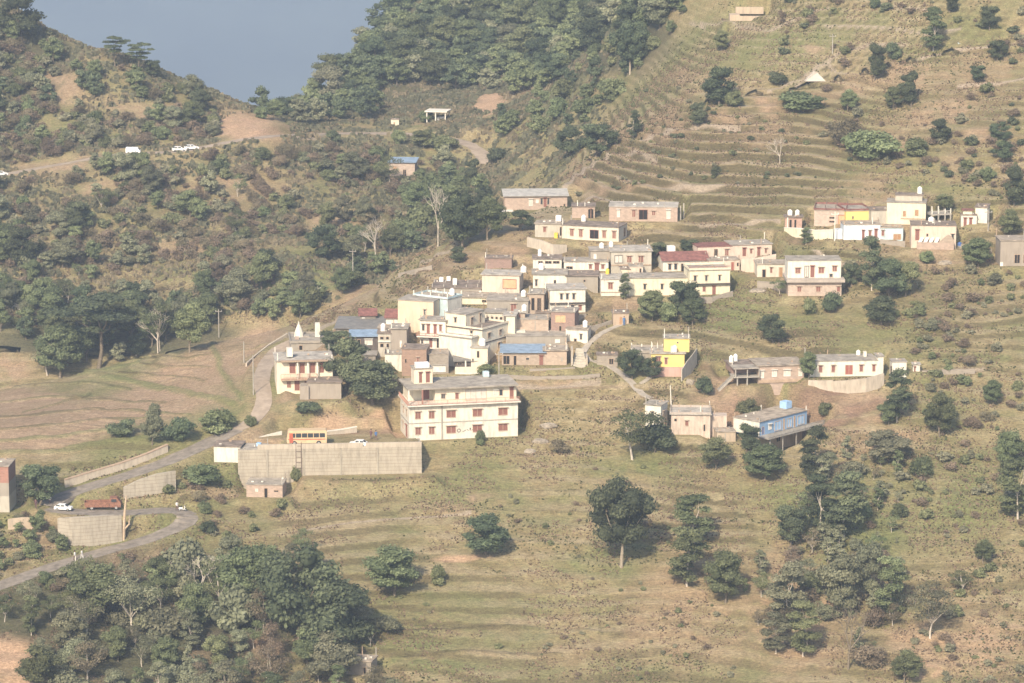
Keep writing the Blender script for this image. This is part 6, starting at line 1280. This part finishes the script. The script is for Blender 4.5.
# ------------------------------------------------------------------ single trees: column, row of the foot, height, width (px), kind, label
TREES = [
 (621,566,90,70,'spread','large dark spreading tree with a pale trunk, alone in the lower middle'),
 (486,554,42,50,'round_dark','dark rounded tree leaning over a bare earth ledge left of the large lone tree'),
 (395,592,52,62,'round_green','light olive round tree at the right edge of the lower left wood'),
 (438,583,24,18,'bush_green','small green bush just right of the light olive round tree'),
 (300,640,110,90,'round_dark','tallest dark tree at the top right of the lower left wood'),
 (335,655,85,85,'round_dark','broad dark tree just above the small stone hut'),
 (250,610,75,70,'round_green','green tree between the tallest dark tree and the bare branched tree'),
 (200,602,52,50,'bare','pale bare branching tree standing in the lower left wood'),
 (133,632,70,60,'airy_grey','thin grey green tree with a slanting pale stem inside the lower left wood'),
 (95,620,62,70,'round_green','bushy tree at the upper left of the wood below the lower road'),
 (330,683,60,60,'round_grey','grey green tree left of the small stone hut'),
 (388,630,26,36,'bush_grey','grey green bush right above the small stone hut'),
 (687,584,58,36,'tall_green','narrow leafy tree right of the large lone tree, lower of two touching ones'),
 (694,546,52,34,'tall_green','narrow tree directly above and behind the lower narrow leafy tree'),
 (726,600,54,40,'round_green','rounded tree with a crooked pale trunk right of the two narrow trees'),
 (633,458,55,52,'airy_green','airy green tree below the pink ruined house'),
 (655,452,34,40,'bush_dark','dark bush between the airy tree and the pink ruined house'),
 (561,450,16,22,'bush_dry','small dry grey bush on the slope right of the white three storey building'),
 (480,444,18,12,'bush_green','little bush against the ground floor of the white three storey building'),
 (373,402,52,58,'round_dark','large dark tree between the cream temple side house and the white three storey building'),
 (348,384,58,50,'round_dark','dark tree just behind the annex of the cream two storey house'),
 (336,352,28,36,'round_dark','uppermost dark tree in the clump above the cream two storey house'),
 (308,412,14,30,'bush_dark','low dark bush on the bank above the parked bus'),
 (487,376,14,24,'bush_green','green bush behind the roof of the white three storey building'),
 (632,378,34,30,'round_dark','dark round tree left of the bright yellow house'),
 (652,380,26,22,'round_dark','dark round tree in front of the left corner of the bright yellow house'),
 (704,395,24,20,'bush_dark','small dark bush below the fence of the bright yellow house'),
 (748,402,22,26,'bush_green','round green bush below the brick house with the open stairs'),
 (773,342,34,32,'round_dark','round dark tree alone on the green slope in the middle right'),
 (683,314,40,34,'round_dark','dark tree with pale forked branches below the cream house'),
 (652,318,34,30,'round_green','left tree of the row below the yellow cream houses'),
 (666,318,24,24,'bush_green','bush in the row below the yellow cream houses'),
 (692,322,30,30,'round_green','right tree of the row below the yellow cream houses'),
 (625,301,28,12,'tall_dark','slim tree against the white end of the yellow walled house'),
 (659,252,18,20,'round_dark','dark tree behind the left end of the red roofed house'),
 (690,250,20,22,'round_dark','dark tree behind the right end of the red roofed house'),
 (521,228,22,26,'round_dark','dark small tree at the left front of the upper brick house'),
 (459,260,18,20,'round_dark','small dark round tree on the bare ridge above the village'),
 (851,284,28,20,'round_dark','dark round tree touching the right end of the white and brick house'),
 (872,288,56,26,'tall_dark','tall dark cypress like tree on the slope under the light blue house'),
 (890,300,46,34,'round_dark','middle tree of the dense clump under the light blue house'),
 (905,296,42,32,'round_green','right tree of the dense clump under the light blue house'),
 (882,322,34,40,'round_dark','lowest tree of the dense clump under the light blue house'),
 (832,310,26,22,'bush_dark','bush below the brick floor of the white and brick house'),
 (809,312,20,18,'bush_green','smaller bush left of the bush below the brick floor'),
 (780,292,18,20,'airy_green','thin sapling in front of the left wing of the white and brick house'),
 (978,265,32,34,'round_green','leafy tree between the peach house and the grey concrete house at the right edge'),
 (928,262,16,18,'bush_green','green bush below the corrugated shed roof'),
 (806,242,18,12,'tall_green','slim green tree in front of the yellow boundary wall'),
 (897,420,56,28,'tall_dark','dark tree right below the small white hut'),
 (889,424,28,24,'round_green','green tree behind the foot of the dark tree below the small white hut'),
 (809,382,30,20,'round_green','green tree between the brick house and the long white house'),
 (826,400,18,18,'bush_green','green bush in front of the cream retaining wall'),
 (814,478,52,26,'tall_dark','tall dark tree at the right of the blue house balcony'),
 (747,450,30,26,'round_dark','dark round tree at the left corner of the blue house'),
 (715,470,34,30,'round_green','green tree below the pink ruined house and the small shed'),
 (765,480,36,40,'round_green','green tree on the slope under the blue house'),
 (940,436,44,30,'round_green','green conical tree alone on the right slope'),
 (993,404,28,22,'round_green','small tree at the right above the conical tree'),
 (885,462,32,44,'round_grey','grey green spreading tree below the red soil terrace'),
 (921,475,24,26,'bush_green','round bush right of the grey green spreading tree'),
 (844,540,66,38,'tall_dark','upper right dark tree of the lower right grove'),
 (820,530,56,34,'tall_dark','upper middle dark tree of the lower right grove'),
 (790,545,44,34,'round_dark','upper left dark tree of the lower right grove'),
 (870,600,60,34,'round_grey','grey green tree in the centre of the lower right grove'),
 (842,617,66,44,'round_grey','largest grey tree with pale stems in the lower right grove'),
 (788,620,60,36,'tall_grey','slim grey tree with a bent pale trunk left in the lower right grove'),
 (803,655,56,28,'tall_green','narrow green tree lowest left in the lower right grove'),
 (890,617,60,30,'tall_green','light green layered tree at the right edge of the lower right grove'),
 (930,638,60,44,'airy_grey','thin brownish grey tree right of the lower right grove'),
 (848,670,66,46,'bare_dark','leafless brown tree under the lower right grove'),
 (905,683,34,30,'round_green','small green tree at the bottom right edge of the photo'),
 (983,562,24,20,'round_green','small green tree on the open lower right slope'),
 (962,588,22,26,'airy_green','small tree with a leaning pale stem on the open lower right slope'),
 (1010,470,40,30,'round_green','green tree at the right edge of the photo, upper one'),
 (1018,520,60,36,'tall_green','green tree at the right edge of the photo, lower one'),
 (776,652,40,26,'tall_grey','small grey tree at the left foot of the lower right grove'),
 # upper right hillside
 (719,103,42,42,'round_dark','big dark round tree above the curved terraces'),
 (699,124,26,22,'round_dark','smaller dark tree left below the big round tree above the terraces'),
 (735,106,20,20,'bush_green','green bush touching the right side of the big round tree'),
 (722,50,22,18,'round_green','small tree with a pale trunk high on the hill'),
 (630,72,56,50,'spread','broad tree with a white trunk standing on the ridge at the forest edge'),
 (596,155,38,40,'round_dark','dark rounded tree right on the ridge above the upper brick house'),
 (570,158,34,34,'round_dark','dark tree left of the rounded tree on the ridge'),
 (633,135,28,14,'tall_dark','narrow dark tree on the upper terraces'),
 (716,175,12,12,'bush_dark','tiny tree in the middle of the curved terraces'),
 (780,160,30,22,'bare','leafless grey tree at the right end of the curved terraces'),
 (803,108,22,56,'bush_green','wide row of green bushes under the white tent'),
 (775,82,16,24,'bush_dark','dark bush left of the white tent'),
 (848,110,24,20,'round_green','small tree right of the row of bushes'),
 (875,80,40,24,'round_dark','dark tree under the end of the dirt track'),
 (893,58,22,18,'bush_dark','dark bush at the end of the dirt track'),
 (933,50,44,24,'tall_green','tall green tree near the blue tarpaulin'),
 (911,105,38,28,'round_dark','dark tree in the gully of the upper right hill'),
 (893,108,24,20,'round_green','green tree left of the gully tree'),
 (868,158,34,60,'bush_green','broad green thicket above the white village houses'),
 (845,142,28,40,'bush_dry','dry grey thicket beside the broad green thicket'),
 (916,154,22,32,'bush_green','green thicket right of the broad green thicket'),
 (940,140,26,26,'round_dark','dark tree in the lower part of the gully'),
 (978,82,20,18,'round_dark','small dark tree below the blue tarpaulin'),
 (997,60,24,20,'round_dark','small dark tree high at the right edge'),
 (990,30,28,22,'round_dark','dark tree at the top right corner'),
 (1000,140,24,24,'round_dark','dark round tree at the upper right edge, upper of a pair'),
 (1003,160,22,24,'round_dark','dark round tree at the upper right edge, lower of a pair'),
 (987,180,18,16,'bush_green','green bush above the red roofed white hut'),
 (1014,205,44,30,'round_dark','dark tree behind the grey concrete house at the right edge'),
 (1010,235,30,24,'round_green','green tree directly above the grey concrete house'),
 (945,212,20,22,'round_green','green tree behind the concrete frame terrace'),
 (950,12,24,18,'round_dark','dark tree at the top edge, right part'),
 (873,6,16,14,'bush_dark','small bush at the top edge above the dirt track'),
 (274,119,22,22,'round_green','round green tree at the lower left end of the far forest'), (262,118,16,18,'bush_green','green bush in the saddle at the left end of the far forest'), (288,117,26,26,'round_dark','dark tree second from the lower left end of the far forest'),
 # valley left
 (98,368,76,92,'flat','very large dark layered tree behind the ploughed field'),
 (48,322,44,40,'round_green','rounded tree at the upper left behind the fields'),
 (20,272,48,40,'round_dark','dark tree at the left edge above the fields'),
 (160,350,58,36,'airy_green','light green tree with a white branching trunk behind the ploughed field'),
 (158,352,50,34,'bare','white branching trunk inside the light green tree behind the field'),
 (48,374,40,38,'airy_grey','grey tree with pale branches left of the very large layered tree'),
 (60,378,58,50,'round_green','green tree left of the very large layered tree'),
 (190,352,52,40,'round_green','dark green tree right of the white trunked tree'),
 (325,262,42,34,'round_dark','dark tree on the small green terraces across the valley'),
 (265,282,34,30,'round_dark','dark tree left of the small green terraces across the valley'),
 (78,236,40,28,'round_dark','dark conical tree below the far road on the left'),
 (125,435,24,34,'bush_dark','dark bush by the road bend, left of a row'),
 (152,445,46,24,'round_grey','taller bush with a brown trunk in the row by the road'),
 (180,440,30,36,'bush_dark','dark green bush in the middle of the row by the road'),
 (216,430,28,46,'bush_green','green bush at the right end of the row by the road'),
 (250,428,14,14,'bush_green','small bush between the road and the white hut'),
 (40,505,48,46,'round_dark','dark tree beside the red brick house at the left edge'),
 (205,480,26,44,'bush_green','green bushes below the white hut at the end of the long wall'),
 (295,478,20,14,'bush_green','bush at the foot of the long wall beside the frame ladder'),
 (208,532,18,18,'bush_dark','dark bush right of the road bend'),
 (139,76,34,30,'flat','flat topped tree on the left skyline, lower of two'),
 (116,68,34,30,'flat','flat topped tree on the left skyline, upper of two'),
 (152,78,20,18,'round_dark','dark bush on the left skyline below the two flat topped trees'),
 (20,40,52,46,'round_dark','dark tree in the top left corner'),
 (60,30,26,30,'round_green','green tree right of the corner tree on the skyline'),
 (95,42,30,18,'round_green','slim green tree on the skyline above the dry slope'),
 (183,90,14,14,'bush_green','little bush on the sloping skyline'),
 (438,246,66,30,'bare','tall white leafless tree on the ridge across the gully'),
 (376,262,52,30,'bare','leafless pale tree near the utility pole'),
 (462,246,60,50,'round_dark','dark green tree in the gully behind the ridge'),
 (488,238,46,36,'round_green','green tree in the gully closest to the upper brick house'),
 (425,122,14,22,'bush_green','bush left of the white canopy shelter'),
 (333,140,16,16,'bush_dark','dark bush beside the far road'),
 (398,144,18,18,'bush_green','round green bush beside the far road'),
 (423,148,22,28,'round_green','green tree behind the small brick house on the far slope'),
 (443,150,18,34,'bush_green','green bushes below the far road bend'),
 (497,165,18,28,'bush_dark','dark bushes beside the far road bend'),
]
for t in TREES: plant(*t, rs=random.Random(int(t[0]*7+t[1])))
BLOCK += [(214,112,292,141), (112,146,206,172), (262,234,340,262), (280,262,350,292), (40,186,80,206), (752,425,832,472), (640,395,720,440), (380,90,500,132), (385,145,420,180), (800,65,835,90), (120,505,132,530), (55,478,135,505)]
FOREST = [(258,116),(262,106),(300,75),(345,40),(392,5),(400,-25),(700,-25),(668,25),(610,45),(560,75),(548,92),(515,98),(505,85),(470,103),(440,116),(380,121),(300,124)]
scatter(FOREST, 290, (24, 42), ['round_dark','round_green','round_dark','round_green','round_grey','round_dark'],
        {'round_dark':'dark rounded tree in the dense forest covering the far green hill','round_green':'mid green rounded tree in the dense forest covering the far green hill','round_grey':'grey green rounded tree in the dense forest covering the far green hill'},
        'trees of the dense forest on the far hill', (.95, 1.25), .30, seed=3)
LHILL = [(-10,20),(60,40),(110,62),(160,88),(215,106),(262,112),(285,122),(220,135),(130,145),(0,165),(-10,165)]
scatter(LHILL, 36, (12, 30), ['round_dark','round_green','round_grey'], {'round_dark':'small dark tree on the dry hill at the left above the far road','round_green':'small green tree on the dry hill at the left above the far road','round_grey':'small grey green tree on the dry hill at the left above the far road'}, 'trees on the dry left hill', seed=5, mind=.4)
scatter(LHILL, 270, (5, 16), ['bush_grey','bush_dry','bush_dry','bush_dry','bush_green'], {'bush_grey':'grey green shrub on the dry hill at the left above the far road','bush_dry':'brown leafless shrub on the dry hill at the left above the far road','bush_green':'green shrub on the dry hill at the left above the far road'}, 'shrubs on the dry left hill', seed=6, mind=.12, patchy=1)
BACK = [(-10,190),(60,176),(130,165),(200,160),(290,142),(400,150),(470,172),(490,215),(430,235),(390,262),(340,295),(300,312),(200,322),(-10,322)]
scatter(BACK, 80, (14, 34), ['round_grey','round_green','round_grey','round_green','airy_green'], {'round_dark':'dark tree on the wooded slope between the far road and the fields','round_green':'green tree on the wooded slope between the far road and the fields','round_grey':'grey green tree on the wooded slope between the far road and the fields','airy_green':'sparse tree on the slope'}, 'trees on the slope below the far road', seed=8, mind=.3, patchy=1)
scatter(BACK, 560, (5, 17), ['bush_grey','bush_dry','bush_green','bush_dry','bush_dry'], {'bush_grey':'grey green shrub on the slope between the far road and the fields','bush_dry':'brown leafless shrub on the slope between the far road and the fields','bush_green':'green shrub on the slope between the far road and the fields'}, 'shrubs on the slope below the far road', seed=9, mind=.12, patchy=1)
EDGE = [(-10,335),(20,345),(60,378),(110,368),(160,352),(205,338),(260,326),(300,322),(330,300),(300,285),(200,300),(60,310),(-10,300)]
scatter(EDGE, 46, (20, 44), ['round_dark','round_green','round_green','round_grey'], {'round_dark':'dark tree in the belt of trees behind the ploughed fields','round_green':'green tree in the belt of trees behind the ploughed fields','round_grey':'grey green tree in the belt of trees behind the ploughed fields'}, 'belt of trees behind the fields', seed=12, mind=.36, ymin=660)
GULLY = [(300,318),(345,298),(390,274),(430,240),(470,222),(490,210),(470,180),(430,190),(400,240),(350,270),(300,295)]
scatter(GULLY, 34, (14, 34), ['round_dark','round_green','bush_green'], {'round_dark':'dark tree in the gully behind the village ridge','round_green':'green tree in the gully behind the village ridge','bush_green':'green shrub in the gully behind the village ridge'}, 'trees in the gully behind the village', seed=14, mind=.4, ymin=690)
LOWER = [(-10,622),(40,606),(90,596),(150,578),(185,572),(230,562),(300,545),(345,600),(375,620),(385,690),(420,720),(40,720),(30,640),(-10,625)]
scatter(LOWER, 96, (22, 56), ['round_green','round_grey','airy_green','tall_grey','airy_grey','airy_dry','tall_green','bush_grey'], {'round_green':'green tree in the lower left wood below the road','round_dark':'dark tree in the lower left wood below the road','airy_green':'sparse green tree in the lower left wood below the road','round_grey':'grey green tree in the lower left wood below the road','airy_grey':'sparse grey tree in the lower left wood below the road','airy_dry':'brown tree'}, 'trees of the lower left wood', seed=16, mind=.36)
scatter([(560,20),(680,-10),(700,20),(640,70),(600,120),(560,140),(500,150),(500,110),(550,95)], 60, (10, 28), ['round_dark','round_green','bush_green'], {'round_dark':'dark tree on the grassy ridge beside the forest edge','round_green':'green tree on the grassy ridge beside the forest edge','bush_green':'green shrub on the grassy ridge beside the forest edge'}, 'trees beside the forest edge', seed=18)
scatter([(780,0),(1024,0),(1024,230),(990,190),(850,160),(780,100)], 140, (3, 13), ['bush_green','bush_dry','bush_grey','bush_dry','bush_dry','bush_dark'], {'bush_dark':'dark shrub on the upper right hillside','bush_green':'green shrub on the upper right hillside','bush_grey':'grey green shrub on the upper right hillside','bush_dry':'dry brown shrub on the upper right hillside'}, 'shrubs on the upper right hillside', seed=20, mind=.3, patchy=1)
scatter([(840,265),(1024,270),(1024,440),(930,440),(905,330)], 120, (3, 14), ['bush_green','bush_dry','bush_grey','bush_dry','bush_grey','round_green'], {'bush_green':'green shrub on the scrubby slope right of the village','bush_dry':'dry brown shrub on the scrubby slope right of the village','bush_grey':'grey green shrub on the scrubby slope right of the village','round_green':'small green tree on the scrubby slope right of the village'}, 'shrubs right of the village', seed=22, mind=.3, patchy=1)
scatter([(680,440),(760,455),(900,440),(910,560),(900,683),(760,700),(740,560)], 85, (6, 28), ['bush_green','tall_green','bush_dry','airy_grey','tall_grey','airy_dry','airy_green','bush_grey'], {'bush_green':'green shrub among the trees below the blue house','round_green':'green tree among the trees below the blue house','bush_dry':'dry brown shrub among the trees below the blue house','airy_grey':'thin grey tree among the trees below the blue house','round_grey':'grey green tree among the trees below the blue house','airy_dry':'thin brown tree among the trees below the blue house'}, 'trees and shrubs below the blue house', seed=24, mind=.34, patchy=1.5)
scatter([(900,440),(1040,440),(1040,700),(900,700)], 120, (3, 12), ['bush_grey','bush_dry','bush_green'], {'bush_grey':'small grey shrub on the open lower right slope','bush_dry':'small dry shrub on the open lower right slope','bush_green':'small green shrub on the open lower right slope'}, 'shrubs on the lower right slope', seed=26, mind=.4, patchy=1)
scatter([(400,460),(720,460),(740,700),(400,700)], 100, (2, 7), ['bush_grey','bush_dry','bush_green'], {'bush_grey':'tiny grey shrub on the grassy terraces below the village','bush_dry':'tiny dry shrub on the grassy terraces below the village','bush_green':'tiny green shrub on the grassy terraces below the village'}, 'shrubs on the lower terraces', seed=28, mind=.4, patchy=1)
scatter([(560,190),(620,150),(640,75),(780,110),(850,190)], 90, (2, 7), ['bush_dark','bush_grey','bush_green'], {'bush_grey':'tiny grey shrub on the curved terraces above the village','bush_dark':'tiny dark shrub on the curved terraces above the village','bush_green':'tiny green shrub on the curved terraces above the village'}, 'shrubs on the curved terraces', seed=30, mind=.5)
scatter([(130,478),(240,468),(300,500),(230,560),(190,500)], 26, (6, 16), ['bush_green','bush_dry','bush_grey'], {'bush_green':'green shrub on the rubble slope below the long wall','bush_dry':'dry shrub on the rubble slope below the long wall','bush_grey':'grey shrub on the rubble slope below the long wall'}, 'shrubs below the long wall', seed=32, mind=.6)
scatter([(-10,505),(50,520),(70,560),(-10,590)], 22, (8, 22), ['bush_green','bush_grey','bush_dry','round_green'], {'bush_green':'green shrub on the bank at the left edge below the hairpin','bush_grey':'grey shrub on the bank at the left edge below the hairpin','bush_dry':'dry shrub on the bank at the left edge below the hairpin','round_green':'small tree on the bank at the left edge below the hairpin'}, 'shrubs at the left edge', seed=34, mind=.6)
scatter([(1036,-20),(1330,-60),(1330,700),(1036,700)], 170, (4, 34), ['bush_green','bush_dry','bush_grey','round_green','round_dark','airy_green'], 'plant beyond the right edge', 'plants beyond the right edge', seed=50, mind=.3, patchy=1)
scatter([(-300,330),(-16,330),(-16,690),(-300,690)], 90, (6, 40), ['bush_green','bush_grey','round_green','round_dark','airy_green'], 'plant beyond the left edge', 'plants beyond the left edge', seed=51, mind=.3, patchy=1)
scatter([(-300,100),(-16,60),(-16,320),(-300,320)], 130, (6, 30), ['bush_green','bush_grey','round_green','bush_dry'], 'plant beyond the left edge', 'plants beyond the left edge', seed=52, mind=.3)
scatter([(0,578),(40,566),(80,556),(118,549),(140,556),(60,590),(0,600)], 16, (7, 16), ['bush_green','bush_grey','bush_dry','airy_green'], 'shrub along the lowest road stretch', 'shrubs along the lowest road', seed=53, mind=.4)
grow_plants()
# rough grass and low scrub: tens of thousands of tufts, one mesh each for the near and the far slopes
def tufts(name, label, n, x0, x1, y0, y1, h0, h1, m, keep, seed, clump=3):
    rs = np.random.RandomState(seed); X = rs.uniform(x0, x1, n); Y = rs.uniform(y0, y1, n)
    dens = vnoise(X, Y, 6, seed)*.6+vnoise(X, Y, 1.8, seed+3)*.4
    ok = dens > .5
    X = X[ok]; Y = Y[ok]
    Z0 = rz(X, Y); px, py = project(X, Y, Z0)
    ok = (px > -260) & (px < 1320) & (py > -60) & (py < 760) & keep(px, py, X, Y); X = X[ok]; Y = Y[ok]
    for P in PADS:
        x, y, c, s, u0, u1, v0, v1, z, bl = P; dx = X-x; dy = Y-y; u = dx*c+dy*s; v = -dx*s+dy*c
        ok = ~((u > u0) & (u < u1) & (v > v0) & (v < v1)); X = X[ok]; Y = Y[ok]
    for L, hw in [(r[0], r[1]) for r in ROADS]+PATHL:
        for a, b in zip(L[:-1:2], L[1::2]):
            ok = np.hypot(X-a[0], Y-a[1]) > hw+.4; X = X[ok]; Y = Y[ok]
    i = np.clip(np.searchsorted(GX, X)-1, 0, len(GX)-2); j = np.clip(np.searchsorted(GY, Y)-1, 0, len(GY)-2)
    a = (X-GX[i])/(GX[i+1]-GX[i]); b = (Y-GY[j])/(GY[j+1]-GY[j])
    Z = (GZ[j, i]*(1-a)+GZ[j, i+1]*a)*(1-b)+(GZ[j+1, i]*(1-a)+GZ[j+1, i+1]*a)*b
    N_ = len(X); h = rs.uniform(h0, h1, N_)**1; Vs = []; tint = rs.uniform(0, 1, N_)
    for k in range(clump):
        t = rs.uniform(0, 6.28, N_); w = h*rs.uniform(.5, 1.1, N_); lx = rs.uniform(-.4, .4, N_)*h; ly = rs.uniform(-.4, .4, N_)*h
        Vs.append(np.stack([np.stack([X-np.cos(t)*w, Y-np.sin(t)*w, Z-.05], 1), np.stack([X+np.cos(t)*w, Y+np.sin(t)*w, Z-.05], 1), np.stack([X+lx+np.cos(t)*w*.5, Y+ly, Z+h], 1), np.stack([X+lx-np.cos(t)*w*.5, Y+ly, Z+h*.8], 1)], 1))
    V = np.concatenate(Vs).reshape(-1, 3); F = np.arange(len(V)).reshape(-1, 4); T = np.tile(np.repeat(tint, 4), clump)
    me = np_mesh(name, V, F, m, T); o = bpy.data.objects.new(name, me); COL.objects.link(o); o['kind'] = 'stuff'; o['label'] = label; o['category'] = 'grass'
    print(name, N_)
GRASS = leaf_mat('dry_grass', (.10, .085, .045), (.42, .345, .22))
WEED = leaf_mat('green_weeds', (.06, .075, .03), (.20, .205, .095))
def not_soil(px, py):
    k = np.ones(np.shape(px), bool)
    for cx, cy_, rx, ry, ang, st, kind in PATCH:
        if st >= .8 and kind in ('soil', 'tan', 'redsoil'): k &= np.hypot((px-cx)/rx, (py-cy_)/ry) > .95
    return k
fields = lambda px, py: (px < 300) & (py > 325) & (py < 478) & (py < 470-.12*px)
tufts('dry_grass', 'dry grass and weeds growing all over the terraced hillside', 380000, -115, 150, 490, 760, .07, .24, GRASS, lambda px, py, X, Y: ~fields(px, py) & not_soil(px, py), 4)
tufts('green_grass', 'green weeds and low scrub scattered over the terraced hillside', 110000, -115, 150, 490, 770, .08, .30, WEED, lambda px, py, X, Y: ~fields(px, py) & not_soil(px, py) & (vnoise(X, Y, 22, 90) > .45), 5)
tufts('undergrowth', 'low brown and green undergrowth covering the slopes across the valley', 80000, -190, 60, 690, 960, .3, .9, LEAF['dry'], lambda px, py, X, Y: (py < ridge_row(px)-2) & not_soil(px, py), 6)
tufts('green_undergrowth', 'low green undergrowth on the slopes across the valley', 90000, -190, 60, 690, 960, .3, 1.0, LEAF['grey'], lambda px, py, X, Y: (py < ridge_row(px)-2) & not_soil(px, py), 7)
